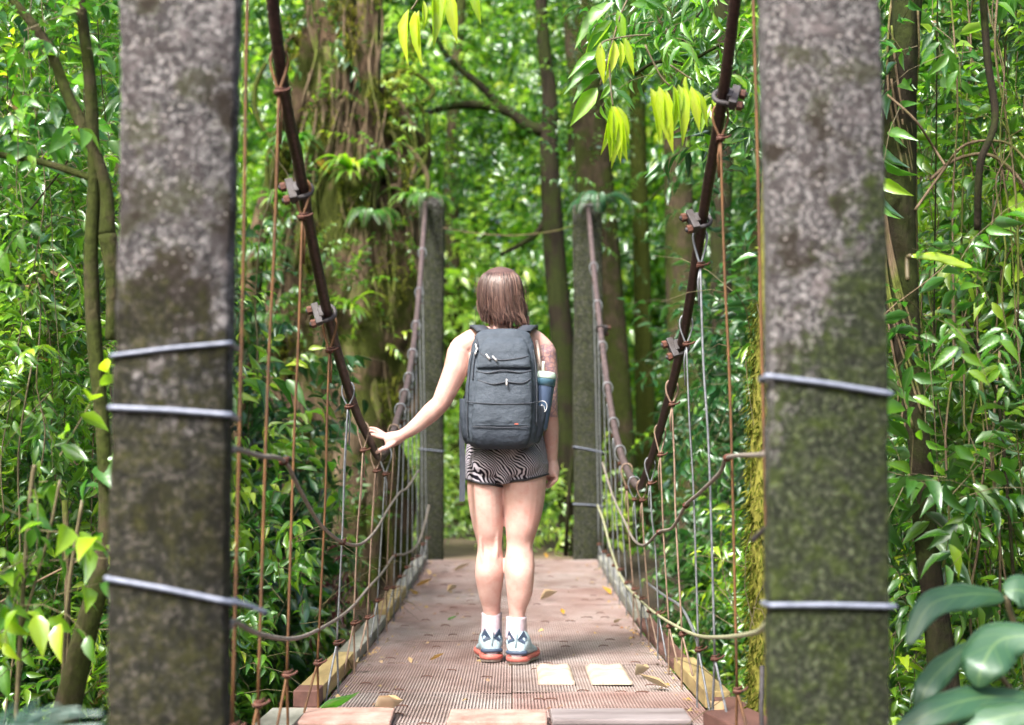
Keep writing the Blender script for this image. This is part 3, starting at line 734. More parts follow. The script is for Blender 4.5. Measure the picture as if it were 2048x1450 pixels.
# fallen leaves
fl = [(855, 1148, .09, 'pale cream fallen leaf on the far left of the deck', L_DRY), (925, 1140, .13, 'long yellow-brown fallen leaf on the far deck', L_DRY), (850, 1170, .12, 'thin yellow fallen leaf at the far left deck edge', L_ORANGE),
      (905, 1181, .08, 'small dark curled leaf left of the woman', L_DRY), (1098, 1197, .11, 'large dark brown curled leaf right of the woman', L_DRY), (1125, 1225, .06, 'small yellow leaf on the deck right of the woman\'s calf', L_ORANGE),
      (905, 1238, .06, 'small green-yellow leaf left of the woman\'s ankle', L_MED), (825, 1188, .1, 'pale yellow leaf resting against the left kerb', L_ORANGE), (1213, 1185, .1, 'orange-brown leaf against the right kerb', L_ORANGE),
      (1236, 1245, .07, 'pale dry leaf near the right kerb', L_DRY), (875, 1317, .07, 'thin yellow dry leaf left of the shoes', L_ORANGE), (820, 1322, .05, 'tiny cream leaf standing on the left of the deck', L_DRY),
      (712, 1340, .1, 'curled brown dry leaf on the left kerb timber', L_DRY), (1285, 1350, .09, 'dark reddish crumpled leaf beside the right pad', L_DRY), (1305, 1372, .12, 'heap-like frayed dry leaf at the right deck edge', L_DRY),
      (675, 1425, .16, 'long green fallen leaf beside the terracotta slab', L_MED), (778, 1427, .12, 'dark twisted dead leaf next to the terracotta slab', L_DRY), (1090, 1118, .08, 'orange leaf at the far end of the deck', L_ORANGE), (1425, 1437, .12, 'curled brown leaf in the near right corner', L_DRY)]
for i, (px, py, ln, lab, m_) in enumerate(fl):
    r = ray(px, py); k = (0.02 - CAMZ) / r.z
    for _ in range(4): k = (deck_z(r.y * k) + .012 - CAMZ) / r.z
    p = np.array([[r.x * k, r.y * k, CAMZ + r.z * k]])
    a = rng.uniform(0, 6.28); tm = leaf_template(True, .9 if 'curled' in lab or 'twisted' in lab or 'crumpled' in lab else .4, -.35)
    if 'thin' in lab or 'long' in lab: a = rng.uniform(-.3, .3)
    D = np.array([[math.cos(a), math.sin(a), .1]]); fr = leaf_frames(p - D * ln / 2, D, np.array([[rng.normal(0, .3), rng.normal(0, .3), 1.]]), np.array([ln]), np.array([ln * .22]))
    o = mesh_leaves('fallen_leaf', fr, tm, m_); tag(o, lab, 'fallen leaf', 'fallen leaves on the deck')
    o.location.z = deck_z(o.location.y) + .006

# crumbs of leaf litter gathered along the kerbs and seams
n = 420; sd = np.where(rng.random(n) < .5, -1, 1); X_ = np.where(rng.random(n) < .7, sd * (.655 - np.abs(rng.normal(0, .05, n))), rng.uniform(-.63, .63, n)); Y_ = rng.uniform(4.3, 11, n)
O = np.stack([X_, Y_, .095 * ((Y_ - 7) / 4.25) ** 2 + .004], 1); a = rng.uniform(0, 6.28, n); D = np.stack([np.cos(a), np.sin(a), rng.normal(.1, .15, n)], 1); L_ = rng.uniform(.008, .032, n)
tag(mesh_leaves('leaf_litter', leaf_frames(O, D, np.stack([rng.normal(0, .4, n), rng.normal(0, .4, n), np.ones(n)], 1), L_, L_ * rng.uniform(.15, .4, n)), TL, L_DRY), 'crumbs of dry leaf litter scattered over the grating', 'litter', kind='stuff')
# ------------------------------------------------------------------ the woman
D0 = 6.1
def W(px, py, dy=0.0): return P(px, py, D0 + dy)
feet = W(1005, 1320); persona = empty('person', (feet.x, D0, deck_z(D0)), 'woman seen from behind on the bridge, left hand resting on the cable, in patterned shorts', 'person')
def ell(c, rx, ry, n=20):     # horizontal ellipse ring
    return [(c[0] + rx * math.cos(2 * math.pi * k / n), c[1] + ry * math.sin(2 * math.pi * k / n), c[2]) for k in range(n)]
def rings(b, rs):
    n = len(rs[0]); v = [p for r_ in rs for p in r_]
    f = [(i * n + k, i * n + (k + 1) % n, (i + 1) * n + (k + 1) % n, (i + 1) * n + k) for i in range(len(rs) - 1) for k in range(n)]
    f += [tuple(reversed(range(n))), tuple(range((len(rs) - 1) * n, len(rs) * n))]
    b.add(v, f)
def vloft(b, rows, n=20, sub=4):
    """rows (pxl, pxr, py, dy, ry): a vertical form given by its left and right edge"""
    R_ = []
    for (l, r_, py, dy, ry) in rows:
        A, B_ = W(l, py, dy), W(r_, py, dy); R_.append(((A.x + B_.x) / 2, D0 + dy, (A.z + B_.z) / 2, (B_.x - A.x) / 2, ry))
    R_ = np.array(R_); t = np.arange(len(R_)); tt = np.linspace(0, len(R_) - 1, (len(R_) - 1) * sub + 1)
    # catmull-rom per column
    S = []
    for q in tt:
        i = min(int(q), len(R_) - 2); u_ = q - i; p0, p1, p2, p3 = R_[max(i - 1, 0)], R_[i], R_[i + 1], R_[min(i + 2, len(R_) - 1)]
        S.append(0.5 * (2 * p1 + (p2 - p0) * u_ + (2 * p0 - 5 * p1 + 4 * p2 - p3) * u_ ** 2 + (3 * p1 - p0 - 3 * p2 + p3) * u_ ** 3))
    rings(b, [ell(s_[:3], max(s_[3], .002), max(s_[4], .002), n) for s_ in S])
def limb(b, pts, rad, n=16, sub=5):
    pp_ = smooth_path(pts, sub); rr = lerp_list(rad, len(pp_))
    P0, P1 = pp_[0], pp_[-1]
    d0 = (pp_[0] - pp_[1]).normalized(); d1 = (pp_[-1] - pp_[-2]).normalized()
    pp_ = [P0 + d0 * rr[0] * .9, P0 + d0 * rr[0] * .6] + pp_ + [P1 + d1 * rr[-1] * .6, P1 + d1 * rr[-1] * .9]
    rr = [rr[0] * .35, rr[0] * .8] + rr + [rr[-1] * .8, rr[-1] * .35]
    b.tube(pp_, rr, n)
def fuse(b, name, mat, parent, voxel=.005, smooth_it=6, fac=.5):
    me = bpy.data.meshes.new('tmp'); me.from_pydata(b.verts().tolist(), [], b.f); me.update()
    o = bpy.data.objects.new('tmp', me); C.objects.link(o)
    m_ = o.modifiers.new('r', 'REMESH'); m_.mode = 'VOXEL'; m_.voxel_size = voxel
    s_ = o.modifiers.new('s', 'SMOOTH'); s_.iterations = smooth_it; s_.factor = fac
    dg = bpy.context.evaluated_depsgraph_get(); ev = o.evaluated_get(dg); m2 = bpy.data.meshes.new_from_object(ev)
    bpy.data.objects.remove(o); bpy.data.meshes.remove(me)
    V = np.empty(len(m2.vertices) * 3); m2.vertices.foreach_get('co', V); V = V.reshape(-1, 3) - np.array(wloc(parent)); m2.vertices.foreach_set('co', V.ravel())
    m2.polygons.foreach_set('use_smooth', [True] * len(m2.polygons)); m2.materials.clear(); m2.materials.append(mat); m2.name = name; m2.update()
    q = bpy.data.objects.new(name, m2); C.objects.link(q); q.parent = parent; return q

def mat_skin():
    t = NT('skin'); v = t.coord('Object'); n1 = t.noise(v, 7, 4, .6); n2 = t.noise(v, 120, 3, .6)
    col = t.ramp(n1, [(0.3, (0.45, 0.245, 0.215)), (0.7, (0.57, 0.40, 0.36))])
    n5 = t.noise(v, 26, 5, .7); col = t.mix(t.ramp(n5, [(.5, 0.0), (.7, .45)]), col, (.47, .20, .17))
    # inked pattern on the outside of the right upper arm
    at = t.n('Attribute', attribute_name='ink'); vo = t.n('TexVoronoi'); t.set(vo, 'Vector', v); t.set(vo, 'Scale', 34.0); vo.feature = 'DISTANCE_TO_EDGE'
    n3 = t.noise(v, 40, 4, .7)
    ink = t.math('MULTIPLY', t.math('MAXIMUM', t.ramp(vo.outputs['Distance'], [(0.03, 1.0), (0.09, 0.0)]), t.ramp(n3, [(0.42, 0.0), (0.58, 0.8)])), at.outputs['Fac'])
    col = t.mix(t.math('MULTIPLY', ink, .75), col, (0.10, 0.09, 0.16))
    return t.principled(col, 0.5, t.bump(n2, .08, .002), 0, .35, Subsurface_Weight=.12, Subsurface_Radius=(.02, .008, .004))
M_SKIN = mat_skin()
body = MB()
# torso
vloft(body, [(940, 1090, 962, .0, .075), (932, 1094, 930, .0, .115), (936, 1088, 895, .0, .11), (948, 1074, 850, .01, .085), (945, 1076, 800, .01, .085), (936, 1082, 750, .0, .095), (934, 1088, 705, .0, .095), (945, 1078, 680, .0, .075), (975, 1040, 662, .01, .055)], 24)
# neck and head (turned slightly to the left)
limb(body, [W(1004, 690, 0), W(1003, 660, .01), W(1001, 630, .025)], [.062, .05, .05])
vloft(body, [(992, 1014, 540, .02, .02), (968, 1036, 552, .02, .07), (957, 1044, 580, .03, .095), (953, 1040, 608, .045, .09), (958, 1034, 630, .06, .072), (978, 1020, 648, .075, .045)], 20)
limb(body, [W(999, 612, .115), W(996, 618, .135)], [.014, .012])      # nose
for q in (-1, 1): body.tube([W(1002 + q * 41, 600, .03), W(1002 + q * 43, 612, .03), W(1002 + q * 40, 621, .03)], [.009, .013, .007], 8)  # ears
# shoulders
limb(body, [W(985, 672, 0), W(950, 680, 0), W(922, 697, 0)], [.045, .052, .052])
limb(body, [W(1030, 672, 0), W(1062, 680, 0), W(1085, 700, 0)], [.045, .052, .052])
# left arm, reaching out to the cable
Lsh, Lel, Lwr = W(920, 705, 0), W(882, 806, -.02), W(806, 869, .0)
limb(body, [Lsh, W(911, 740, -.01), W(896, 775, -.015), Lel], [.056, .053, .047, .040])
limb(body, [Lel, W(862, 825, -.015), W(838, 847, -.005), W(818, 862, 0), Lwr], [.040, .042, .034, .027, .0235])
# right arm, hanging
limb(body, [W(1088, 705, 0), W(1093, 745, 0), W(1095, 790, -.01), W(1098, 825, -.01)], [.054, .050, .044, .037])
limb(body, [W(1098, 825, -.01), W(1101, 855, 0), W(1103, 890, .015), W(1104, 920, .03)], [.037, .037, .030, .023])
# legs
for (ex, ey, sx_) in ((978, 1099, -1), (1041, 1097, 1)):      # tendons either side of the knee hollow
    for q_, o_ in ((-1, -17), (1, 17)): limb(body, [W(ex + o_ * .9, ey - 34, -.046), W(ex + o_ * .95, ey - 4, -.041), W(ex + o_ * .7, ey + 26, -.043)], [.009, .009, .011], 8)
vloft(body, [(936, 1012, 935, .0, .10), (934, 1007, 975, 0, .092), (939, 1006, 1020, 0, .082), (947, 1006, 1060, .0, .07), (955, 1004, 1092, .008, .055), (952, 1008, 1120, 0, .056), (950, 1008, 1150, -.004, .061), (957, 1003, 1190, .02, .046), (966, 1001, 1222, .045, .034), (969, 1000, 1262, .06, .036)], 20)
vloft(body, [(1004, 1094, 935, .0, .10), (1004, 1092, 975, 0, .094), (1008, 1086, 1020, 0, .084), (1011, 1075, 1060, -.01, .07), (1013, 1066, 1090, -.008, .055), (1010, 1069, 1118, -.02, .057), (1010, 1069, 1148, -.034, .062), (1014, 1064, 1190, -.03, .047), (1018, 1051, 1226, -.018, .034), (1019, 1048, 1270, -.01, .036)], 20)
# hands
def finger(b, pts, r0, r1): limb(b, pts, [r0, (r0 + r1) / 2 * 1.02, r1], 10, 4)
hp = [W(806, 869, 0), W(795, 875, .0), W(782, 879, .0), W(770, 881, .0)]
b_ = MB(); body.tube(hp, [.024, .030, .034, .032], 12)
for k, (dy, tip1, tip2, tip3, r0) in enumerate([(-.036, (757, 893), (748, 899), (750, 907), .0088), (-.014, (756, 873), (744, 869), (737, 874), .0096), (.010, (757, 869), (745, 862), (736, 863), .0096), (.033, (758, 864), (748, 857), (739, 856), .0085)]):
    if k == 0: continue
    finger(body, [W(774, 880 - k * 3, dy), W(*tip1, dy), W(*tip2, dy), W(*tip3, dy)], r0, r0 * .8)
finger(body, [W(776, 873, .035), W(760, 862, .05), W(748, 857, .055), W(741, 862, .055)], .0085, .0065)
finger(body, [W(788, 886, -.025), W(773, 895, -.035), W(762, 899, -.038), W(754, 905, -.036)], .0115, .009)   # thumb below the cable
body.tube([W(1104, 918, .03), W(1105, 930, .03), W(1106, 945, .03), W(1106, 953, .03)], [.022, .027, .029, .025], 12)
for k, (dx, dy, L_) in enumerate([(-5, .052, 24), (-1, .035, 27), (3, .018, 25), (7, .002, 19)]):
    finger(body, [W(1106 + dx * .5, 948, dy), W(1107 + dx, 948 + L_ * .45, dy), W(1102 + dx, 948 + L_ * .8, dy), W(1096 + dx, 948 + L_, dy)], .0088, .007)
finger(body, [W(1100, 932, .045), W(1095, 946, .055), W(1093, 958, .058)], .010, .0075)
bodyo = fuse(body, 'body', M_SKIN, persona, .0045, 5)
me = bodyo.data; V = np.empty(len(me.vertices) * 3); me.vertices.foreach_get('co', V); V = V.reshape(-1, 3) + np.array(wloc(persona))
a0, a1 = W(1080, 835), W(1080, 690)
ink = ((V[:, 0] > W(1080, 750).x) & (V[:, 2] > a0.z) & (V[:, 2] < a1.z)).astype(float)
a = me.attributes.new('ink', 'FLOAT', 'POINT'); a.data.foreach_set('value', ink)

# clothing
def mat_shorts():
    t = NT('patterned_shorts'); v = t.coord('Object')
    n = t.noise(v, 5.5, 3, .5)
    wv = t.n('TexWave'); wv.wave_type = 'BANDS'; wv.bands_direction = 'DIAGONAL'; t.set(wv, 'Vector', v); t.set(wv, 'Scale', 44.0); t.set(wv, 'Distortion', 14.0); t.set(wv, 'Detail', 1.5); t.set(wv, 'Detail Scale', .35)
    pat = t.ramp(wv.outputs['Fac'], [(0.54, (0.006, 0.005, 0.012)), (0.64, (0.46, 0.43, 0.5))])
    pale = t.ramp(n, [(0.64, 0.0), (0.72, .6)])
    col = t.mix(pale, pat, (0.55, 0.5, 0.6))
    sep = t.n('SeparateXYZ'); t.t.links.new(v, sep.inputs[0])
    return t.principled(col, .7, t.bump(t.noise(v, 300, 2), .1, .001), 0, .2)
M_SHORTS = mat_shorts()
M_HEM = mat_simple('dark_hem', (0.01, 0.01, 0.014), (0.02, 0.02, 0.028), 60, .7)
sh = MB()
vloft(sh, [(938, 1086, 868, 0, .102), (932, 1092, 895, 0, .122), (929, 1097, 930, 0, .127), (931, 1096, 952, 0, .11)], 28)
vloft(sh, [(930, 1012, 925, 0, .116), (930, 1007, 955, 0, .103), (932, 1005, 972, 0, .099)], 24)
vloft(sh, [(980, 1034, 915, 0, .126), (982, 1032, 945, 0, .122), (988, 1026, 968, 0, .110)], 20)
vloft(sh, [(1003, 1098, 925, 0, .116), (1004, 1097, 950, 0, .105), (1006, 1095, 964, 0, .101)], 24)
for q in (-1, 1):   # seat
    c = W(1012 + q * 38, 925, -.045); rs = []
    for k in range(9):
        a = math.pi * (k + .5) / 9 - math.pi / 2; rs.append([(c.x + .079 * math.cos(a) * math.cos(j * math.pi / 8), c.y + .092 * math.cos(a) * math.sin(j * math.pi / 8), c.z + .085 * math.sin(a)) for j in range(16)])
    rings(sh, rs)
shorts = fuse(sh, 'shorts', M_SHORTS, persona, .005, 5)
SXC, SZR, SZB = W(1007, 950).x, W(1007, 925).z, W(1007, 972).z
def hem_lift(x, z):          # the leg openings rise towards the outside and dip at the seat
    o_ = np.clip((abs(x - SXC) - .02) / .17, 0, 1); return (.034 * o_ ** 1.4 + .006 * np.sin(np.clip(abs(x - SXC) / .09, 0, 1) * math.pi)) * np.clip((SZR - z) / (SZR - SZB), 0, 1)
V = np.empty(len(shorts.data.vertices) * 3); shorts.data.vertices.foreach_get('co', V); V = V.reshape(-1, 3); q_ = wloc(persona)
V[:, 2] += hem_lift(V[:, 0] + q_.x, V[:, 2] + q_.z); shorts.data.vertices.foreach_set('co', V.ravel()); shorts.data.update()
for (l, r_, pl, pr, ry) in [(930, 1007, 969, 973, .103), (1004, 1097, 966, 960, .105)]:
    A, B_ = W(l, pl), W(r_, pr); b = MB(); c = (A + B_) / 2; hx = (B_ - A).x / 2
    b.tube([(c.x + hx * math.cos(k * math.pi / 14), c.y + ry * math.sin(k * math.pi / 14), c.z + (B_.z - A.z) / 2 * math.cos(k * math.pi / 14)) for k in range(28)], .0055, 6, closed=True)
    for p_ in b.v: p_[:, 2] += hem_lift(p_[:, 0], p_[:, 2])
    b.build('hem', M_HEM, shorts)
M_TOP = mat_simple('pale_vest', (0.62, 0.5, 0.46), (0.75, 0.64, 0.58), 40, .85)
tp = MB(); vloft(tp, [(940, 1084, 885, 0, .108), (943, 1079, 850, .01, .094), (941, 1080, 800, .01, .092), (933, 1086, 750, 0, .10), (931, 1088, 728, 0, .100)], 24)
for px in (968, 1052): tp.tube(smooth_path([W(px, 740, -.1), W(px, 705, -.094), W(px + 1, 680, -.045), W(px, 672, .01), W(px, 690, .07), W(px, 740, .1)], 4), .009, 6)
tp.tube(smooth_path([W(1080, 735, -.097), W(1076, 700, -.085), W(1072, 678, -.03), W(1072, 676, .02), W(1074, 700, .07)], 4), .007, 6)
tp.build('vest', M_TOP, persona)
# socks and shoes
M_SOCK = mat_simple('pale_sock', (0.44, 0.35, 0.42), (0.58, 0.5, 0.55), 50, .9)
M_SHOE = mat_simple('pale_blue_mesh_shoe', (0.22, 0.34, 0.42), (0.48, 0.6, 0.66), 120, .7, .5, .002)
M_NAVY = mat_simple('navy_shoe_panel', (0.02, 0.035, 0.07), (0.05, 0.08, 0.14), 90, .6)
M_RED = mat_simple('coral_midsole', (0.42, 0.10, 0.085), (0.55, 0.17, 0.14), 40, .5)
M_SOLE = mat_simple('grey_outsole', (0.2, 0.18, 0.17), (0.5, 0.46, 0.42), 60, .7)
def shoe(pxc, pyb, dy, yaw, lab):
    ank = W(pxc, pyb - 62, dy)
    yb = D0 + dy
    base = Vector((ank.x, yb - .045, deck_z(yb) + .004))
    Rz = Matrix.Rotation(yaw, 3, 'Z')
    def T(x, y, z): return tuple(base + Rz @ Vector((x, y, z)))
    sk = MB(); top = W(pxc, pyb - 91, dy); k = 28
    ringz = []
    for j in range(11):
        t = j / 10; c = top.lerp(W(pxc - 1, pyb - 48, dy), t); rr = .0445 + .002 * t * t
        ringz.append([(c.x + rr * (1 + .025 * math.cos(k * .5 * 2 * math.pi * i / 56 * 2)) * math.cos(2 * math.pi * i / 56) * .96, c.y - .003 + rr * 1.05 * math.sin(2 * math.pi * i / 56), c.z) for i in range(56)])
    rings(sk, ringz); sk.build('sock', M_SOCK, persona)
    b = MB(); S = [(-.014, .020, .02, .08), (.0, .041, .02, .150), (.02, .050, .018, .166), (.05, .052, .018, .162), (.085, .049, .018, .136), (.11, .046, .018, .105), (.15, .050, .018, .085), (.19, .052, .018, .068), (.225, .045, .018, .055), (.25, .026, .02, .04)]
    rs = []
    for (y, hw, z0, z1) in S:
        r_ = []
        for i in range(20):
            a = 2 * math.pi * i / 20; cx, cz = math.cos(a), math.sin(a)
            zz = (z0 + z1) / 2 + (z1 - z0) / 2 * cz; wid = hw * (1 - .42 * max(0, cz) ** 1.5) * (1 if cz > 0 else 1 - .1 * cz * cz)
            r_.append(T(cx * wid, y, zz))
        rs.append(r_)
    rings(b, rs); sho = b.build('shoe', M_SHOE, persona)
    # midsole and outsole
    def slabm(name, zlo, zhi, grow, mat, y0=-.02, y1=.262, lift=0):
        b = MB(); out = []
        ys_ = np.linspace(0, 1, 13)
        for t in ys_:
            y = y0 + (y1 - y0) * t; hw = float(np.interp(t, [0, .05, .15, .4, .55, .8, .92, 1], [.012, .034, .044, .038, .043, .053, .042, .012])) + grow
            up = lift * max(0, .15 - t) / .15 + .012 * max(0, t - .8) / .2
            out.append([T(-hw, y, zlo + up), T(hw, y, zlo + up), T(hw + .003, y, (zlo + zhi) / 2 + up), T(hw, y, zhi + up), T(-hw, y, zhi + up), T(-hw - .003, y, (zlo + zhi) / 2 + up)])
        rings(b, out); b.build(name, mat, sho, bevel=0)
    slabm('outsole', .0, .014, .0, M_SOLE, lift=.004)
    slabm('midsole', .0142, .034, .005, M_RED, -.026, .264)
    # heel counter band, heel wings and pull tab
    b = MB()
    b.tube([T(.041 * math.sin(a), -.002 - .013 * math.cos(a) + .012 * (1 - math.cos(a)), .050) for a in np.linspace(-1.4, 1.4, 13)], .0085, 8); b.build('heel_band', M_NAVY, sho)
    for q in (-1, 1):
        b = MB(); b.add([T(q * .006, -.0155, .104), T(q * .033, -.004, .142), T(q * .045, .010, .112), T(q * .036, -.006, .086), T(q * .006, -.006, .104), T(q * .028, .010, .142), T(q * .036, .02, .112), T(q * .03, .008, .086)],
              [(0, 1, 2, 3), (7, 6, 5, 4), (0, 4, 5, 1), (1, 5, 6, 2), (2, 6, 7, 3), (3, 7, 4, 0)]); b.build('heel_wing', M_NAVY, sho, smooth=False, bevel=.001)
    b = MB(); b.tube([T(0, -.012, .07), T(0, -.015, .10), T(0, -.012, .128), T(0, -.002, .142)], [.004, .0045, .005, .0035], 8); b.build('pull_tab', M_SHOE, sho)
    b = MB()
    for j in range(4): b.tube([T(-.022, .085 + j * .018, .112 - j * .010), T(0, .085 + j * .018, .120 - j * .010), T(.022, .09 + j * .018, .112 - j * .010)], .003, 6)
    b.build('laces', M_SOCK, sho)
shoe(984, 1316, .065, .12, 'l'); shoe(1033, 1324, -.01, -.22, 'r')

# hair
def mat_hair():
    t = NT('brown_hair'); g = t.n('NewGeometry')
    col = t.ramp(g.outputs['Random Per Island'], [(0, (0.018, 0.008, 0.008)), (.5, (0.07, 0.036, 0.033)), (1, (0.21, 0.125, 0.10))])
    v = t.coord('Object', (1, 1, .08)); n = t.noise(v, 220, 2)
    col = t.mix(.5, col, t.ramp(n, [(.3, .5), (.7, 1.0)]), 'MULTIPLY')
    return t.principled(col, .38, t.bump(n, .4, .002), 0, .5)
M_HAIR = mat_hair()
hb = MB()
vloft(hb, [(994, 1008, 534, .02, .012), (974, 1029, 542, .015, .058), (961, 1042, 562, .012, .088), (958, 1047, 590, .008, .098), (962, 1049, 615, .0, .088), (971, 1048, 632, .0, .068)], 24)
hair_lr = random.Random(5); crown = W(1003, 538, .03); cx0 = W(1004, 590).x; cy0 = D0 + .012
for i in range(95):      # locks: strands that part at the crown and gather towards their tips
    a0_ = -math.pi + (math.pi + .1) * (i + hair_lr.random()) / 95 - .02; lay = hair_lr.choice([0, 0, .004, .009]); side = math.cos(a0_)
    zend = 650 + 11 * side + hair_lr.uniform(-17, 9); sw = hair_lr.uniform(-.012, .016); cur = hair_lr.uniform(-.006, .006)
    tipa = a0_ + hair_lr.uniform(-.12, .12)
    for j in range(10):
        a = a0_ + hair_lr.uniform(-.09, .09); lay2 = lay + hair_lr.uniform(-.002, .004); tx = W(1001, 570).x
        q0 = Vector((tx + (.056 + lay2) * math.cos(a), cy0 + .062 * math.sin(a), W(0, 546).z)); q1 = Vector((tx + (.083 + lay2) * math.cos(a), cy0 + .094 * math.sin(a), W(0, 566).z))
        q2 = Vector((W(1002, 590).x + (.091 + lay2) * math.cos(a), cy0 + .102 * math.sin(a), W(0, 596).z)); am = a * .6 + tipa * .4
        q3 = Vector((W(1006, 620).x + (.094 + lay2) * math.cos(am) + cur, cy0 + .095 * math.sin(am), W(0, 622).z)); at = a * .2 + tipa * .8
        q4 = Vector((W(1013, 650).x + .090 * math.cos(at) + sw + hair_lr.uniform(-.003, .003), cy0 - .006 + .082 * math.sin(at) + hair_lr.uniform(-.006, .006), W(0, zend + hair_lr.uniform(-4, 5)).z))
        rr = hair_lr.uniform(.0013, .0027)
        hb.tube(smooth_path([crown + Vector((hair_lr.uniform(-.012, .012), hair_lr.uniform(-.05, .02), -.002)), q0, q1, q2, q3, q3.lerp(q4, .55) - Vector((cur, 0, 0)), q4], 3), lerp_list([rr * .6, rr, rr, rr, rr, rr * .9, rr * .3], 19), 4)
for i in range(70):      # stray hairs
    a = hair_lr.uniform(-math.pi * 1.02, .06); k = hair_lr.uniform(1.02, 1.14); z0 = hair_lr.uniform(545, 620)
    p0 = Vector((cx0 + .1 * math.cos(a), cy0 + .1 * math.sin(a), W(0, z0).z)); L_ = hair_lr.uniform(.05, .13)
    hb.tube(smooth_path([p0, Vector((cx0 + .106 * k * math.cos(a), cy0 + .106 * k * math.sin(a), p0.z - L_ * .5)), Vector((cx0 + .1 * k * math.cos(a + .1) + hair_lr.uniform(-.01, .012), cy0 + .1 * k * math.sin(a), p0.z - L_))], 3), .0008, 3)
hb.build('hair', M_HAIR, persona)

# ------------------------------------------------------------------ backpack
def mat_fabric(name, c1, c2):
    t = NT(name); v = t.coord('Object'); n1 = t.noise(v, 9, 4, .6); n2 = t.noise(v, 400, 2, .6); n3 = t.noise(t.coord('Object', (1, 1, 1.5)), 11, 4, .55)
    col = t.ramp(n1, [(.3, c1), (.7, c2)]); col = t.mix(.3, col, t.ramp(n2, [(.3, .6), (.7, 1.0)]), 'MULTIPLY')
    n6 = t.noise(v, 28, 4, .6); h = t.math('ADD', t.math('MULTIPLY', n2, .05), t.math('ADD', n3, t.math('MULTIPLY', n6, .35)))
    return t.principled(col, .75, t.bump(h, .7, .02), 0, .3)
M_PACK = mat_fabric('slate_pack_fabric', (0.036, 0.048, 0.066), (0.066, 0.084, 0.112))
M_PACKD = mat_fabric('dark_pack_fabric', (0.02, 0.028, 0.042), (0.035, 0.046, 0.065))
M_STRAP = mat_simple('charcoal_strap', (0.02, 0.025, 0.038), (0.045, 0.055, 0.075), 90, .7)
M_PULL = mat_simple('silver_zip_pull', (0.5, 0.48, 0.5), (0.8, 0.78, 0.8), 30, .35, .1, metallic=.5)
PD = 5.93
def K(px, py, dy=0.0): return P(px, py, PD + dy)
pk = empty('backpack', tuple(K(1000, 897)), 'slate grey daypack on the woman\'s back with zipped pockets', 'backpack')
def rrect(c, hx, hy, n=32, e=3.2):
    out = []
    for i in range(n):
        a = 2 * math.pi * i / n; ca, sa = math.cos(a), math.sin(a)
        out.append((c[0] + hx * math.copysign(abs(ca) ** (2 / e), ca), c[1] + hy * math.copysign(abs(sa) ** (2 / e), sa), c[2]))
    return out
def ploft(b, rows, sub=5, e=3.2, wr=.0):
    R_ = []
    for (l, r_, py, dy, ry) in rows:
        A, B_ = K(l, py, dy), K(r_, py, dy); R_.append(((A.x + B_.x) / 2, PD + dy, (A.z + B_.z) / 2, (B_.x - A.x) / 2, ry))
    R_ = np.array(R_); S = []
    for q in np.linspace(0, len(R_) - 1, (len(R_) - 1) * sub + 1):
        i = min(int(q), len(R_) - 2); u_ = q - i; p0, p1, p2, p3 = R_[max(i - 1, 0)], R_[i], R_[i + 1], R_[min(i + 2, len(R_) - 1)]
        S.append(0.5 * (2 * p1 + (p2 - p0) * u_ + (2 * p0 - 5 * p1 + 4 * p2 - p3) * u_ ** 2 + (3 * p1 - p0 - 3 * p2 + p3) * u_ ** 3))
    rings(b, [rrect(s_[:3], max(s_[3], .003) + wr * math.sin(k * 1.3), max(s_[4], .003) + wr * math.sin(k * 1.9 + 1), 40, e) for k, s_ in enumerate(S)])
b = MB(); ploft(b, [(985, 1030, 658, .03, .02), (958, 1055, 664, .03, .045), (946, 1066, 685, .02, .07), (938, 1073, 720, .01, .088), (932, 1077, 770, 0, .098), (929, 1078, 820, 0, .102), (931, 1076, 860, 0, .10), (936, 1070, 885, 0, .09), (950, 1055, 896, .005, .06)], wr=.0012)
b.build('main_compartment', M_PACK, pk)
# upper front pocket and lower front panel, standing proud of the body
b = MB(); ploft(b, [(975, 1045, 676, -.045, .012), (962, 1054, 690, -.06, .024), (955, 1060, 715, -.072, .028), (953, 1062, 733, -.078, .026), (955, 1060, 738, -.075, .012)], e=2.6, wr=.001); b.build('upper_pocket', M_PACK, pk)
b = MB(); ploft(b, [(957, 1062, 741, -.078, .012), (952, 1064, 752, -.084, .024), (948, 1065, 800, -.088, .032), (944, 1064, 835, -.09, .032), (944, 1062, 852, -.088, .03)], e=2.6, wr=.001); b.build('front_pocket', M_PACK, pk)
b = MB(); ploft(b, [(943, 1063, 852, -.085, .03), (943, 1062, 870, -.083, .034), (948, 1056, 888, -.075, .03), (962, 1044, 899, -.06, .02)], e=2.8); b.build('base_panel', M_PACKD, pk)
# seams and zips
def seam(pix, name='seam', r=.0028, mat=M_STRAP):
    b = MB(); b.tube(smooth_path([K(x, y, d) for x, y, d in pix], 5), r, 6); b.build(name, mat, pk)
seam([(953, 742, -.085), (975, 746, -.104), (1005, 741, -.108), (1040, 745, -.104), (1063, 741, -.085)], 'zip', .0036)
seam([(960, 705, -.082), (975, 716, -.097), (1005, 720, -.103), (1040, 716, -.098), (1056, 712, -.085)], 'zip', .0034)
seam([(955, 760, -.098), (985, 768, -.116), (1013, 764, -.118), (1045, 766, -.113), (1062, 757, -.095)], 'zip', .0032)
seam([(944, 700, -.05), (939, 740, -.065), (936, 790, -.072), (934, 840, -.075), (936, 875, -.07)], 'seam')
seam([(1067, 700, -.045), (1072, 740, -.062), (1074, 790, -.07), (1073, 850, -.07)], 'seam')
seam([(950, 672, -.02), (955, 690, -.05), (948, 720, -.068), (945, 760, -.082)], 'seam')
seam([(930, 803, -.07), (960, 806, -.116), (1010, 808, -.122), (1060, 806, -.112), (1077, 803, -.07)], 'seam', .002)
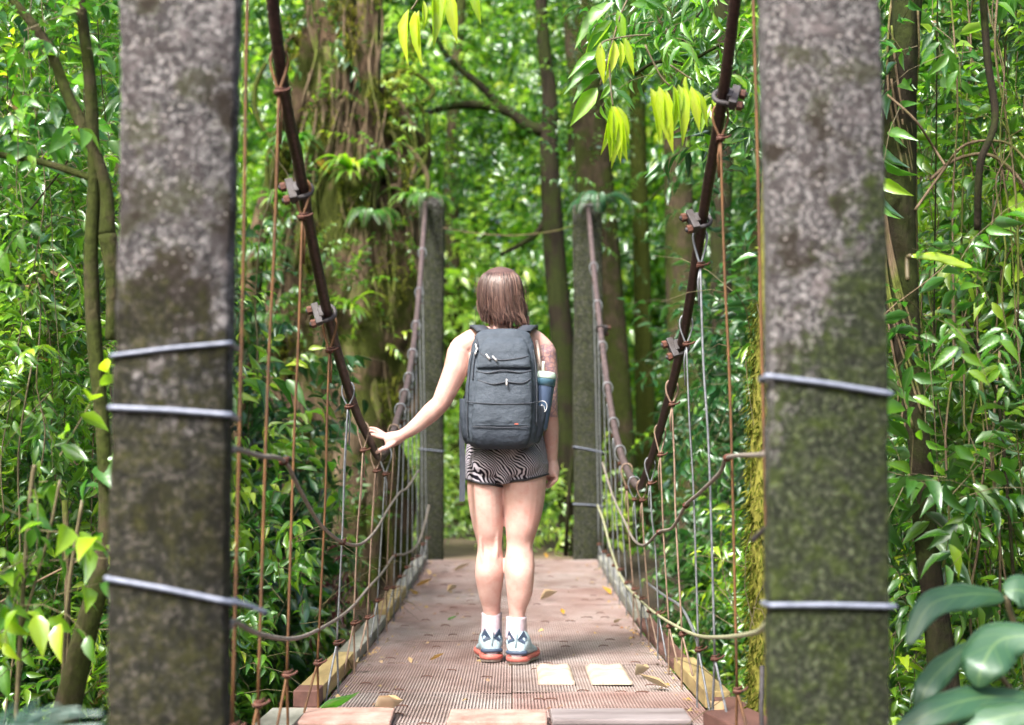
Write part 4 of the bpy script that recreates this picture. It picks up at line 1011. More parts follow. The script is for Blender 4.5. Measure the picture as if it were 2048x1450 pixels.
seam([(944, 853, -.11), (975, 854, -.121), (1010, 855, -.121), (1045, 854, -.119), (1062, 852, -.105)], 'seam', .0022)
for (x, y, d, a) in [(951, 688, -.055, .3), (954, 697, -.062, -.3), (972, 708, -.098, .6), (985, 712, -.103, .7), (1013, 758, -.121, .05)]:
    b = MB(); p = K(x, y, d - .006); q = p + Vector((math.sin(a) * .028, -.003, -math.cos(a) * .028))
    b.tube([p, p.lerp(q, .3), p.lerp(q, .6), q], [.003, .0025, .0045, .0045], 6); b.build('zip_pull', M_PULL, pk)
b = MB(); b.box(K(1033, 848, -.124), (.016, .003, .006)); b.build('stitched_mark', mat_simple('red_stitching', (.25, .05, .03), (.35, .08, .05), 50), pk, bevel=.001)
# haul loop, shoulder straps, compression strap, hanging webbing, side pockets
b = MB(); v, f = tube_geo(smooth_path([K(978, 660, .03), K(985, 668, -.01), K(1005, 673, -.02), K(1028, 669, -.01), K(1036, 661, .03)], 5), .008, 8); b.add(v, f); b.build('haul_loop', M_STRAP, pk)
for (a_, s_) in ((955, -1), (1060, 1)):
    path = [K(a_ + 14 * -s_, 664, .02), K(a_ + 4 * -s_, 655, .08), K(a_ + s_ * 3, 653, .15), K(a_ + s_ * 4, 664, .24), K(a_ + s_ * 2, 700, .285), K(a_ + s_ * 8, 760, .28), K(a_ + s_ * 20, 800, .18), K(a_ + s_ * 20, 825, .08)]
    b = MB(); pp_ = smooth_path(path, 6)
    P_, T_, N_ = frames(pp_); v = []
    for i, p in enumerate(P_):
        wd = .030 - .012 * i / len(P_)
        nrm = Vector((0, -1, .6)).normalized() if i < 6 else Vector((0, 0, 1)) if i < 14 else Vector((0, 1, 0))
        sx = Vector((1, 0, 0)); th = T_[i].cross(sx).normalized() * .006
        v += [p + sx * wd + th, p - sx * wd + th, p - sx * wd - th, p + sx * wd - th]
    b.add([tuple(q) for q in v], [(i * 4 + k, i * 4 + (k + 1) % 4, i * 4 + 4 + (k + 1) % 4, i * 4 + 4 + k) for i in range(len(P_) - 1) for k in range(4)])
    b.build('shoulder_strap', M_STRAP, pk)
b = MB(); pts = smooth_path([K(934, 800, .03), K(925, 830, .02), K(924, 880, .03), K(925, 940, .04), K(924, 1003, .04)], 5)
b.add([tuple(p + Vector((dx, dyy, 0))) for p in pts for dx, dyy in ((-.012, -.0015), (.012, -.0015), (.012, .0015), (-.012, .0015))], [(i * 4 + k, i * 4 + (k + 1) % 4, i * 4 + 4 + (k + 1) % 4, i * 4 + 4 + k) for i in range(len(pts) - 1) for k in range(4)])
b.build('hanging_webbing', M_STRAP, pk, smooth=False)
b = MB(); ploft(b, [(919, 938, 798, .02, .05), (919, 940, 830, .015, .06), (924, 942, 870, .015, .055), (932, 944, 888, .02, .04)], e=2.6); b.build('side_pocket', M_PACKD, pk)
b = MB(); ploft(b, [(1060, 1097, 812, .0, .045), (1058, 1094, 835, .0, .048), (1055, 1087, 865, .0, .046), (1050, 1078, 886, .0, .04)], e=2.4); b.build('side_pocket', M_PACKD, pk)

# ------------------------------------------------------------------ drinking bottle in the side pocket
def mat_bottle():
    t = NT('bottle_plastic'); return t.principled((0.06, 0.09, 0.16), .25, None, 0, .5)
bt = empty('drinking_bottle', tuple(K(1082, 860, -.0)), 'tall blue-grey tumbler with pale lid and straw in the pack\'s right pocket', 'bottle')
ax0, ax1 = K(1079, 860, .0), K(1091, 752, -.005)
def along(t): return ax0.lerp(ax1, t)
b = MB(); b.tube([along(t) for t in (0, .05, .3, .6, .9, .96)], [.028, .033, .036, .040, .0425, .042], 24); b.build('cup', mat_bottle(), bt)
b = MB(); b.tube([along(t) for t in (.82, .95, .97)], [.0435, .045, .044], 24); b.build('collar', mat_simple('teal_collar', (.05, .12, .18), (.08, .17, .24), 30, .3), bt)
b = MB(); b.tube([along(t) for t in (.955, .975, 1.04, 1.08, 1.085)], [.045, .046, .043, .036, .02], 24); b.build('lid', mat_simple('pale_mint_lid', (.28, .38, .34), (.42, .52, .46), 30, .35), bt)
b = MB(); b.tube([along(1.06) + Vector((-.012, 0, 0)), along(1.22) + Vector((-.015, 0, .0)), along(1.27) + Vector((-.015, 0, .0))], .006, 10); b.build('straw', mat_simple('white_straw', (.7, .68, .62), (.8, .78, .7), 30, .4), bt)
# round badge on the cup: dark disc, pale ring and white peaks
axd = (ax1 - ax0).normalized(); bc = along(.42)
badge = None
def on_cup(u_, h, rr=.0385): return bc + Vector((math.sin(u_) * rr, -math.cos(u_) * rr, 0)) + axd * h
b = MB(); b.add([tuple(on_cup(-.1 + .62 * rr_ * math.cos(a), .0255 * rr_ * math.sin(a), .0392)) for rr_ in (0.001, .5, 1) for a in np.linspace(0, 2 * math.pi, 24, endpoint=False)], [(i * 24 + k, i * 24 + (k + 1) % 24, (i + 1) * 24 + (k + 1) % 24, (i + 1) * 24 + k) for i in range(2) for k in range(24)])
bad = b.build('badge', mat_simple('badge_dark', (.02, .05, .1), (.04, .08, .15), 30, .4), bt)
M_BW = mat_simple('badge_white', (.7, .72, .75), (.8, .8, .82), 30, .4)
b = MB(); b.tube([on_cup(-.1 + .62 * math.cos(a), .0255 * math.sin(a), .0395) for a in np.linspace(0, 2 * math.pi, 28, endpoint=False)], .0014, 5, closed=True); b.build('badge_ring', M_BW, bad)
b = MB()
for pts_ in ([(-.5, -.008), (-.3, .006), (-.12, -.008)], [(-.3, -.006), (-.02, .013), (.12, .0), (.2, .006), (.34, -.008)]):
    top = [on_cup(-.1 + (x + .05), y, .0402) for x, y in pts_]; bot = [on_cup(-.1 + (x + .05), -.012, .0402) for x, y in pts_]
    b.add([tuple(q) for q in top + bot], [(i, i + 1, i + 1 + len(top), i + len(top)) for i in range(len(top) - 1)])
b.build('badge_peaks', M_BW, bad, smooth=False)

# ------------------------------------------------------------------ trees
def wob(pts, amp, k=5, seed=0):
    lr = random.Random(seed); out = smooth_path(pts, k)
    return [p + Vector((lr.uniform(-amp, amp), lr.uniform(-amp, amp), 0)) for p in out]
def bark_tube(pts, rads, n=12, amp=.06, seed=0, sub=6):
    lr = random.Random(seed); pp_ = smooth_path(pts, sub); rr = lerp_list(rads, len(pp_)); ph = [lr.uniform(0, 6) for _ in range(4)]
    mod = lambda i, a: 1 + amp * (math.sin(3 * a + ph[0] + i * .12) * .5 + math.sin(5 * a + ph[1] - i * .2) * .35 + math.sin(2 * a + i * .5 + ph[2]) * .4)
    return tube_geo(pp_, rr, n, True, False, mod)
def tree(name, label, trunk, rads, mat, branches=(), crown=None, leaf=(SP_MED, L_MID, TL), group=None, cat='tree', seed=0, amp=.06, twig_r=0, cscale=(.8, 1.4), n=14):
    tp_ = [Vector(p) for p in trunk]; base = min(tp_, key=lambda p: p.z)
    root = empty(name, tuple(base), label, cat, group)
    v, f = bark_tube(tp_, rads, n, amp, seed); MB().add(v, f).build('trunk', mat, root)
    for j, (bp, br) in enumerate(branches):
        v, f = bark_tube(bp, br, 9, amp, seed + j + 1); MB().add(v, f).build('branch', mat, root)
    if crown:
        cs, rad, ns = crown; p, D = clumps(cs, rad, ns); LV = scatter(p, D, leaf[0], *cscale, twig_r=twig_r)
        mesh_leaves('crown', LV.cat(), leaf[2], leaf[1], root, LV.tw if twig_r else None)
    return root
gz = lambda x, y: float(ground_h(x, y)) - .1
def rc(n, x, y, z): return [(rng.uniform(*x), rng.uniform(*y), rng.uniform(*z)) for _ in range(n)]

# strangler fig on the left beyond the cable
FY = 12.0; FK = 1.25
fig = empty('fig_tree', (-1.15, FY, gz(-1.15, FY)), 'huge gnarled fig tree left of the bridge, its woody roots covered in moss and ferns', 'tree')
def F(px, py, dy=0): return P(px, py, FY + dy)
v, f = bark_tube([F(705, 1700), F(700, 1180), F(705, 1000), F(700, 850), F(690, 650), F(700, 450), F(690, 250), F(672, 80), F(665, -120), F(668, -400)], [r_ * FK for r_ in (.5, .42, .36, .31, .29, .27, .24, .21, .21, .2)], 26, .2, 3, 8)
MB().add(v, f).build('trunk', M_FIG, fig)
figroots = [
    ([(765, 380, -.1), (800, 520, -.15), (790, 650, -.2), (745, 760, -.25), (700, 900, -.3), (640, 1060, -.3), (600, 1200, -.3)], [.09, .12, .13, .12, .11, .1, .1]),
    ([(740, 200, -.1), (790, 330, -.1), (830, 470, -.1), (825, 600, -.1), (800, 720, -.15), (770, 850, -.2), (760, 1000, -.2), (750, 1150, -.2)], [.06, .08, .10, .13, .12, .1, .09, .1]),
    ([(640, 300, -.2), (600, 480, -.25), (590, 620, -.3), (620, 740, -.3), (600, 860, -.35), (560, 1000, -.35), (520, 1180, -.3)], [.08, .1, .11, .11, .10, .1, .11]),
    ([(720, 560, -.3), (740, 680, -.33), (720, 780, -.36), (740, 900, -.36), (720, 1050, -.3), (730, 1200, -.3)], [.08, .12, .11, .1, .1, .1]),
    ([(620, 60, -.15), (600, 200, -.2), (560, 330, -.1), (520, 460, -.1), (500, 620, -.1), (480, 780, -.1), (470, 1000, -.1)], [.06, .07, .07, .06, .08, .08, .1]),
    ([(760, 180, -.1), (800, 230, -.1), (845, 285, -.1), (852, 330, -.05), (820, 350, -.1), (780, 345, -.15)], [.05, .04, .035, .03, .03, .03]),
    ([(700, 380, -.3), (660, 520, -.35), (680, 640, -.36), (640, 780, -.38), (660, 900, -.38), (600, 980, -.38), (560, 1100, -.3)], [.05, .06, .07, .07, .06, .06, .07]),
    ([(800, 650, -.15), (840, 700, -.15), (850, 760, -.1), (820, 830, -.15), (780, 900, -.2), (760, 1000, -.2)], [.09, .08, .06, .06, .06, .07]),
    ([(650, 100, -.2), (700, 220, -.22), (720, 380, -.25), (760, 480, -.2), (770, 600, -.25)], [.05, .06, .07, .08, .09]),
    ([(560, 560, -.2), (540, 700, -.25), (560, 820, -.3), (530, 940, -.3), (500, 1100, -.3)], [.06, .08, .09, .08, .1]),
]
for j, (pix, rr) in enumerate(figroots):
    v, f = bark_tube([F(x, y, dy * FK) for x, y, dy in pix] + [F(pix[-1][0], 1700, pix[-1][2] * FK)], [r_ * FK for r_ in rr], 14, .14, 20 + j, 7); MB().add(v, f).build('root', M_FIG, fig)
lr = random.Random(77)
for j in range(30):      # fused roots wandering down the bole
    x = lr.uniform(625, 750); y0 = lr.uniform(-120, 480); pts = []; rad0 = lr.uniform(.018, .06) * FK; nseg = 9; xe = 480 + 310 * lr.random()
    for q in range(nseg):
        t = q / (nseg - 1); yq = y0 + (1150 - y0) * t; wbole = FK * np.interp(yq, [0, 400, 700, 1100], [.26, .31, .36, .44])
        xx = x + (xe - x) * max(0, (yq - 350) / 800) ** 1.2 + lr.uniform(-14, 14); off = min(.98, abs(xx - 697) / (wbole * 237)); pts.append(F(xx, yq, -wbole * math.sqrt(1 - off * off) - .02))
    pts.append(pts[-1] + Vector((0, 0, -1.6)))
    v, f = bark_tube(pts, [rad0, rad0 * 1.3, rad0 * 1.5, rad0 * 1.8], 9, .16, 300 + j, 5); MB().add(v, f).build('root', M_FIG if j % 3 else M_VINE, fig)
lr = random.Random(15)
for j in range(22):      # loose looping roots and mossy stubs that break the outline on both flanks
    sx = 1 if j % 3 else -1; x0 = 770 if sx > 0 else 600; y0 = lr.uniform(80, 560); a_ = lr.uniform(25, 95) * sx; h_ = lr.uniform(60, 220)
    pts = [F(x0, y0, -.2), F(x0 + a_ * .5, y0 - 15, -.3), F(x0 + a_, y0 + h_ * .3, -.3), F(x0 + a_ * .9, y0 + h_ * .7, -.3), F(x0 + a_ * .3, y0 + h_, -.3)]
    v, f = bark_tube(pts, [.03, .022, .02, .018, .014], 7, .2, 500 + j, 5); MB().add(v, f).build('root', M_BARKM if j % 2 else M_VINE, fig)
lr = random.Random(9)
for j in range(44):      # thin aerial roots clinging to the bole
    x0 = lr.uniform(600, 780); y0 = lr.uniform(-40, 600); pts = []; x = x0
    for q in range(6):
        pts.append(F(x, y0 + q * lr.uniform(60, 90), -.40 - lr.uniform(0, .12))); x += lr.uniform(-22, 22)
    b = MB(); b.tube(smooth_path(pts, 5), lerp_list([k_ * lr.uniform(.6, 1.3) for k_ in (.010, .013, .010, .006)], 26), 6); b.build('aerial_root', M_VINE, fig)
cs = rc(16, (-3.2, -.8), (FY - .6, FY + 1.2), (4.6, 6.6)); p, D = clumps(cs, .6, 420); LV = scatter(p, D, SP_MED, .8, 1.4)
mesh_leaves('crown', LV.cat(), TL, L_MID, fig)

# trees behind the far end
tree('slender_dark_tree', 'slender dark tree with a forked crooked limb, behind the woman\'s right shoulder', [P(1148, 1110, 13), P(1135, 900, 13), P(1125, 700, 13), P(1108, 500, 13), P(1098, 300, 13), P(1100, 200, 13), P(1085, 60, 13), P(1080, -100, 13)], [.13, .11, .11, .10, .09, .07, .06, .05], M_BARKD,
     [([P(1100, 262, 13), P(1060, 255, 13), P(1020, 225, 13), P(960, 210, 13), P(890, 215, 13), P(830, 240, 13)], [.07, .06, .05, .045, .03, .02]),
      ([P(1010, 225, 13), P(960, 170, 13), P(900, 120, 13), P(860, 50, 13)], [.04, .035, .03, .015]),
      ([P(1100, 420, 13), P(1070, 470, 13), P(1000, 510, 13)], [.04, .03, .015])],
     (rc(26, (-1.0, .9), (12.6, 14.5), (3.0, 5.6)), .42, 430), (SP_SMALL, L_MID, TL), seed=3, cscale=(1, 1.7))
tree('mossy_tree', 'thick straight mossy tree trunk rising behind the far right post', [P(1230, 1120, 14), P(1222, 800, 14), P(1200, 500, 14), P(1185, 300, 14), P(1165, 100, 14), P(1150, -200, 14)], [.26, .21, .19, .18, .17, .16], M_BARKG, (), (rc(14, (0, 2.6), (13.5, 15.5), (5, 7)), .6, 260), (SP_MED, L_MID, TL), seed=5)
tree('mossy_tree', 'green moss-covered tree trunk just right of the thick straight one', [P(1300, 1120, 14.6), P(1290, 800, 14.6), P(1283, 500, 14.6), P(1275, 250, 14.6), P(1270, -100, 14.6)], [.12, .1, .09, .085, .08], M_BARKM, (), (rc(10, (1, 2.8), (14, 16), (5, 7)), .6, 180), (SP_MED, L_BRIGHT, TL), seed=6)
tree('brown_tree', 'brownish tree trunk half hidden by leaves, behind the right cable', [P(1390, 1120, 14), P(1372, 800, 14), P(1360, 500, 14), P(1350, 200, 14), P(1330, -100, 14)], [.2, .16, .15, .14, .13], M_BARKG, (), (rc(10, (1.2, 3.4), (13.5, 15.5), (5, 7)), .6, 180), (SP_MED, L_MID, TL), seed=8)
tree('dark_tree', 'dark thin trunk rising at the right of the second orange wire', [P(1440, 1120, 12), P(1450, 800, 12), P(1440, 500, 12), P(1452, 150, 12), P(1440, -100, 12)], [.12, .1, .09, .09, .08], M_BARKD, (), None, seed=9)
tree('dark_tree', 'slim dark trunk of a tree seen at the top between the lime leaf sprigs', [P(1180, 1110, 17), P(1178, 600, 17), P(1172, 200, 17), P(1160, -100, 17)], [.2, .18, .16, .15], M_BARKD, (), None, seed=10)
b = MB(); b.tube([P(1131, 1112, 11.5), P(1138, 990, 11.5), P(1148, 880, 11.5), P(1153, 800, 11.5)], [.018, .018, .017, .015], 8)
tag(b.build('leaning_pole', M_BARKD), 'thin black leaning pole just left of the far right post', 'pole')

# near left forked tree
NL = 3.9
def N(px, py, d=NL): return P(px, py, d)
t_ = tree('forked_tree', 'slim forked grey-green tree standing just left of the near left post', [N(120, 1475), N(165, 1290), N(205, 1130), N(212, 1000), N(205, 850), N(190, 690), N(182, 520), N(188, 370), N(182, 200), N(170, 80), N(150, -60)], [.042, .034, .023, .019, .019, .021, .019, .018, .017, .016, .015], M_BARKG,
     [([N(214, 470), N(212, 380), N(180, 280), N(140, 200), N(95, 90), N(30, 5), N(-30, -60)], [.023, .019, .018, .016, .014, .012, .010]),
      ([N(185, 358), N(120, 335), N(60, 320), N(-30, 305)], [.011, .010, .009, .009]),
      ([N(214, 470), N(225, 560), N(222, 680)], [.026, .02, .016])], None, seed=11, amp=.1, n=12)
p, D = clumps([tuple(N(60, 60)), tuple(N(40, 180)), tuple(N(10, -30)), tuple(N(90, 20, 4.2))], .22, 40); LV = scatter(p, D, SP_WIDE, .4, .7, twig_r=.002)
mesh_leaves('crown', LV.cat(), TH, L_MED, t_, LV.tw)
# near right trunk wrapped in roots
tr_ = tree('root_wrapped_tree', 'dark tree trunk wrapped in thin climbing roots, right of the near right post', [P(1900, 1475, 4.7), P(1872, 1250, 4.7), P(1850, 1080, 4.7), P(1838, 900, 4.7), P(1822, 760, 4.7), P(1805, 600, 4.7), P(1800, 420, 4.7), P(1800, 200, 4.7), P(1812, 0, 4.7), P(1800, -150, 4.7)], [.05, .042, .036, .036, .04, .05, .058, .052, .05, .05], M_BARKD, (), None, seed=12, amp=.2, n=16)
lr = random.Random(4)
for j in range(14):
    y0 = lr.uniform(-60, 300); pts = []; ph = lr.uniform(0, 6)
    for q in range(9):
        yy = y0 + q * 75; cxp = np.interp(yy, [0, 200, 420, 600, 760, 900], [1812, 1800, 1800, 1805, 1822, 1838]); pts.append(P(cxp + 32 * math.cos(ph + q * .5), yy, 4.7 + .055 * math.sin(ph + q * .5)))
    b = MB(); b.tube(smooth_path(pts, 4), .0045, 5); b.build('climbing_root', M_VINE, tr_)
# yellow-moss trunk behind the right post
ym = tree('yellow_moss_tree', 'narrow tree trunk thick with yellow-green moss right behind the near right post', [P(1530, 1500, 4.6), P(1528, 1200, 4.6), P(1527, 950, 4.6), P(1530, 750, 4.6), P(1536, 600, 4.6), P(1545, 300, 4.6), P(1560, -100, 4.6)], [.05, .045, .045, .042, .034, .03, .03], M_BARKY, (), None, seed=13, amp=.12)
n = 4200; yy = rng.uniform(600, 1460, n); cx_ = np.interp(yy, [600, 750, 950, 1200, 1500], [1536, 1530, 1527, 1528, 1530]); O = np.array([tuple(P(a, b_, 4.6)) for a, b_ in zip(cx_, yy)])
a = rng.uniform(0, 6.28, n); rad_ = rng.uniform(.03, .058, n); O = O + np.stack([np.cos(a) * rad_, np.sin(a) * rad_, np.zeros(n)], 1)
D = np.stack([np.cos(a) * .6, np.sin(a) * .6, -rng.uniform(.2, 1.5, n)], 1); L_ = rng.uniform(.012, .035, n)
mesh_leaves('moss', leaf_frames(O, D, rng.normal(0, 1, (n, 3)), L_, L_ * .12), TL, L_MOSS, ym)

# ------------------------------------------------------------------ vines and hanging stems on the right
lr = random.Random(21)
vines = [([(1965, -20), (1975, 120), (1990, 240), (1960, 330), (1955, 460)], .012, 'thick dark dead vine hanging at the upper right'), ([(1860, 360), (1910, 320), (1980, 310), (2040, 360), (2060, 420)], .006, 'thin arched vine curving over the right foliage'),
         ([(1830, 420), (1880, 350), (1930, 290), (2010, 285), (2060, 330)], .005, 'second arched vine, above the first, at the right'), ([(1875, -20), (1872, 300), (1868, 640), (1870, 900)], .0028, 'straight hanging thread vine left of the yellow leaves'),
         ([(1900, -20), (1915, 200), (1905, 420), (1910, 700)], .003, 'wavy hanging thread vine at the right'), ([(1775, 190), (1830, 240), (1870, 300), (1890, 330)], .004, 'short bent twig vine beside the post at upper right'),
         ([(1930, 640), (1990, 780), (2010, 930), (2030, 1200)], .006, 'dark stem leaning among the lower right leaves'), ([(2000, 700), (1985, 900), (2000, 1100), (1995, 1300)], .005, 'upright dark stem among the lower right leaves'),
         ([(1935, 900), (1960, 1050), (1940, 1200), (1950, 1350)], .005, 'bent brown stem behind the broad leaves at the right'), ([(170, 0), (168, 150), (165, 260), (130, 330), (60, 420)], .003, 'thin dark vine dangling at the upper left'),
         ([(0, 1205), (80, 1160), (150, 1125), (200, 1100)], .004, 'pale diagonal twig low on the left'), ([(130, 1000), (135, 1150), (135, 1300), (140, 1460)], .010, 'pale thin upright stem low on the left'),
         ([(370 - 175, 40), (205, 180), (215, 260), (225, 300)], .002, 'fine black tendril beside the near left post')]
for k, (pix, r_, lab) in enumerate(vines):
    d = 4.6 + lr.uniform(-.3, .3); b = MB(); b.tube(smooth_path([P(x, y, d + lr.uniform(-.05, .05)) for x, y in pix], 6), r_, 6)
    tag(b.build('vine' if 'vine' in lab or 'tendril' in lab else 'stem', M_VINE if k % 3 else M_BARKD), lab, 'vine' if 'vine' in lab or 'tendril' in lab else 'stem')

lr = random.Random(31)
for (sx, y0_, y1_, x0_, x1_, nn, lab) in ((1, 4.5, 5.6, 1.45, 2.3, 90, 'tangle of thin brown vines and stems hanging through the right bank leaves'), (-1, 4.3, 5.6, 1.5, 2.3, 22, 'loose tangle of thin twigs and tendrils among the left bank leaves'), (-1, 7.5, 9.0, 1.2, 2.0, 24, 'loose thin vines hanging beside the fig tree roots')):
    b = MB()
    for k in range(nn):
        x = sx * lr.uniform(x0_, x1_); y = lr.uniform(y0_, y1_); z = lr.uniform(.6, 3.0); L_ = lr.uniform(.6, 2.2); pts = []; dx = lr.uniform(-.3, .3) if k % 3 else lr.uniform(-1.2, 1.2)
        for i in range(7):
            t = i / 6; pts.append((x + dx * t * .5 + lr.uniform(-.03, .03), y + lr.uniform(-.03, .03), z - L_ * t * (1 if k % 3 else .35) + .1 * math.sin(t * 3)))
        b.tube(smooth_path(pts, 3), lr.uniform(.0012, .0045), 4)
    tag(b.build('vine_tangle', M_VINE if sx > 0 else M_TWIG), lab, 'vines', kind='stuff')
# ------------------------------------------------------------------ foliage masses
def mass(name, label, boxes, nper, sprays, mat, tmpl, rad=.35, smin=.8, smax=1.3, twig_r=0, cat='undergrowth'):
    LV = Leaves()
    for (n, x, y, z) in boxes:
        cs = rc(int(n * 1.5), x, y, z); fx, fy, fz = rng.uniform(0, 6, 3)
        cs = [c for c in cs if math.sin(c[0] * 2.1 / max(rad * 2.5, .8) * .8 + fx) + math.sin(c[1] * 1.7 / max(rad * 2.5, .8) + fy) + math.sin(c[2] * 2.9 / max(rad * 2.5, .8) + fz) > -.55][:n]; n = len(cs)
        p, D = clumps(cs, rad, n * nper, .85); g = ground_h(p[:, 0], p[:, 1]); k = p[:, 2] > g - .05
        keep = ~((np.abs(p[:, 0]) < 1.15) & (p[:, 2] > -.45) & (p[:, 1] < 11.6)); k &= keep
        scatter(p[k], D[k], sprays, smin, smax, twig_r, LV)
    o = mesh_leaves(name, LV.cat(), tmpl, mat, None, LV.tw if twig_r else None); tag(o, label, cat, kind='stuff'); return o
# left bank, near to far
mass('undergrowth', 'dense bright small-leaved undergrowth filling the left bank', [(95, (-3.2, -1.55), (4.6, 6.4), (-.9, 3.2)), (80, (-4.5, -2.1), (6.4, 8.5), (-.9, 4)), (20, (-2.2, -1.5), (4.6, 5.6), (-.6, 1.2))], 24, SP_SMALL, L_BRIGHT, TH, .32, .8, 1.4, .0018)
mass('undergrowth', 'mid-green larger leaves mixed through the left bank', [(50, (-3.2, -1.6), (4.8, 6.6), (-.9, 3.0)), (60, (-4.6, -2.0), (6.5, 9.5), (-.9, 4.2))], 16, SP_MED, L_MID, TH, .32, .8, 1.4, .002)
mass('undergrowth', 'dark glossy creeper leaves around the foot of the fig tree', [(40, (-2.0, -.95), (6.8, 9.2), (-1.0, .75)), (20, (-2.1, -1.6), (7.5, 9), (.6, 2.0))], 15, SP_WIDE, L_DARK, TH, .28, .8, 1.3, .002)
mass('undergrowth', 'fresh green leafy plants below the left deck edge', [(30, (-1.7, -.95), (5.2, 8.5), (-1.0, .6))], 20, SP_MED, L_BRIGHT, TH, .22, .7, 1.1, .002)
# right bank
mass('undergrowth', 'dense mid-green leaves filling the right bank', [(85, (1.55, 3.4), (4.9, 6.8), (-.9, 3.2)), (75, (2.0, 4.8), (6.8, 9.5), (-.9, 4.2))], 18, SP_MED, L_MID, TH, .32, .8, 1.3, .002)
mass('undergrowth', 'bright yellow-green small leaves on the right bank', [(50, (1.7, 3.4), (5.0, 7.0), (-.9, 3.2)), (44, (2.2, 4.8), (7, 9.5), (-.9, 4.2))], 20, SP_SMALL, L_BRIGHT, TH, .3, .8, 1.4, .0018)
mass('undergrowth', 'dark green shrubs behind the right hanger wires', [(46, (1.0, 2.4), (7.2, 11), (-1.0, 1.6)), (8, (1.5, 2.4), (8.5, 10), (1.2, 3.2))], 18, SP_MED, L_DARK, TH, .34, .9, 1.5, .002)
mass('undergrowth', 'mid-green ground plants below the right deck edge', [(36, (.98, 1.9), (5.0, 9.0), (-1.0, .5))], 20, SP_MED, L_BRIGHT, TH, .24, .7, 1.2, .002)
mass('undergrowth', 'green plants on the ravine slopes below the far half of the bridge', [(30, (-2.0, -1.2), (8, 11.6), (-.9, .35)), (30, (1.2, 2.0), (8, 11.6), (-.9, .4))], 18, SP_MED, L_MED, TL, .24, .8, 1.2)
# beyond the far end
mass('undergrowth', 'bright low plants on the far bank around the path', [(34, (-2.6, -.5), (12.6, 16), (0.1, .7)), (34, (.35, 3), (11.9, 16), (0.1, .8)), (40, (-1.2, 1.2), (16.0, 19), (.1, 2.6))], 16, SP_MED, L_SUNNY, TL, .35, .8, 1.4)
# trees beyond: individual crowns of mixed greens
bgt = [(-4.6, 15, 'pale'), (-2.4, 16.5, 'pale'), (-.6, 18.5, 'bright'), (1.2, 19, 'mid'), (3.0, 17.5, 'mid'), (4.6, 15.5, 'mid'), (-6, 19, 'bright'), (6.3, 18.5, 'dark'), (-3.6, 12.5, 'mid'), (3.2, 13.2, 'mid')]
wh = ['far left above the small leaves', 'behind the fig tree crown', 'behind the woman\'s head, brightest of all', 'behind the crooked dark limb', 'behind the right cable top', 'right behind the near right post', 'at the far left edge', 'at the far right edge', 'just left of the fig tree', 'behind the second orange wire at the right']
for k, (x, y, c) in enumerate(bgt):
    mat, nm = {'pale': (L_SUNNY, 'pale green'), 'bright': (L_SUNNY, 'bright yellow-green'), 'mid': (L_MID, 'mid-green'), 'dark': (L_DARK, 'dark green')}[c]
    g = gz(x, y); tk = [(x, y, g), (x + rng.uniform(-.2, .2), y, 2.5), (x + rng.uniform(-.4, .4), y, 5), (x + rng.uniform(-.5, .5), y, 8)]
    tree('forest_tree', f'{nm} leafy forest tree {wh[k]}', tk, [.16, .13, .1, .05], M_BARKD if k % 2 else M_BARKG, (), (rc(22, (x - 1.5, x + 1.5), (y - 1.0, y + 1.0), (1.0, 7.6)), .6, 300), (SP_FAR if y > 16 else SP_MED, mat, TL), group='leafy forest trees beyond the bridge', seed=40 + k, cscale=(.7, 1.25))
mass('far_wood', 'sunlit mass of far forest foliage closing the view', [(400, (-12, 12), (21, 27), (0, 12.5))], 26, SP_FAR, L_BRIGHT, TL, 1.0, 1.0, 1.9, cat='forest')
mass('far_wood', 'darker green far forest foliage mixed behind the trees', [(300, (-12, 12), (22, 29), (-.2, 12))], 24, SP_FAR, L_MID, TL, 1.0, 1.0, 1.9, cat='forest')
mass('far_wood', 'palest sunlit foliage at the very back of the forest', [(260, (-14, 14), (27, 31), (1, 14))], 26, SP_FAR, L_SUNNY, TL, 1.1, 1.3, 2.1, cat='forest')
mass('far_wood', 'foliage closing the sides of the forest left and right', [(90, (-11, -5), (4, 21), (0, 8)), (90, (5, 11), (4, 21), (0, 8))], 20, SP_FAR, L_MID, TL, .9, 1.0, 1.7, cat='forest')

# ------------------------------------------------------------------ sprigs hanging into the top of the view
def hanging(label, stems, leaves, mat=L_YOUNG, tm=THL, name='leaf_sprig', grp='lime leaf sprigs hanging from above', wr=.115):
    base = stems[0][0][0]; root = empty(name, tuple(base), label, 'sprig', grp)
    b = MB()
    for pts, r_ in stems: b.tube(smooth_path(pts, 5), r_, 6)
    b.build('twig', M_TWIG, root)
    O = []; D = []; L = []; U = []
    for a_, b_ in leaves: O.append(tuple(a_)); d = b_ - a_; D.append(tuple(d)); L.append(d.length); U.append((rng.normal(0, .5), -1 + rng.normal(0, .3), .3))
    L = np.array(L); fr = leaf_frames(np.array(O), np.array(D), np.array(U), L, L * wr * rng.uniform(.8, 1.1, len(L)))
    mesh_leaves('leaves', fr, tm, mat, root)
d1 = 4.4
def q(x, y, d=d1): return P(x, y, d)
hanging('lime-green hanging leaf cluster at the top centre, left of the gap', [([q(850, -40), q(835, 0), q(822, 20)], .003), ([q(900, -60), q(890, -10)], .003)],
        [(q(818, 18), q(806, 128)), (q(830, 22), q(832, 105)), (q(838, 20), q(836, 132)), (q(866, -20), q(874, 95)), (q(885, -20), q(882, 55)), (q(898, -20), q(912, 85)), (q(905, -30), q(905, 20)), (q(940, -30), q(962, 48)), (q(846, 0), q(850, 60))])
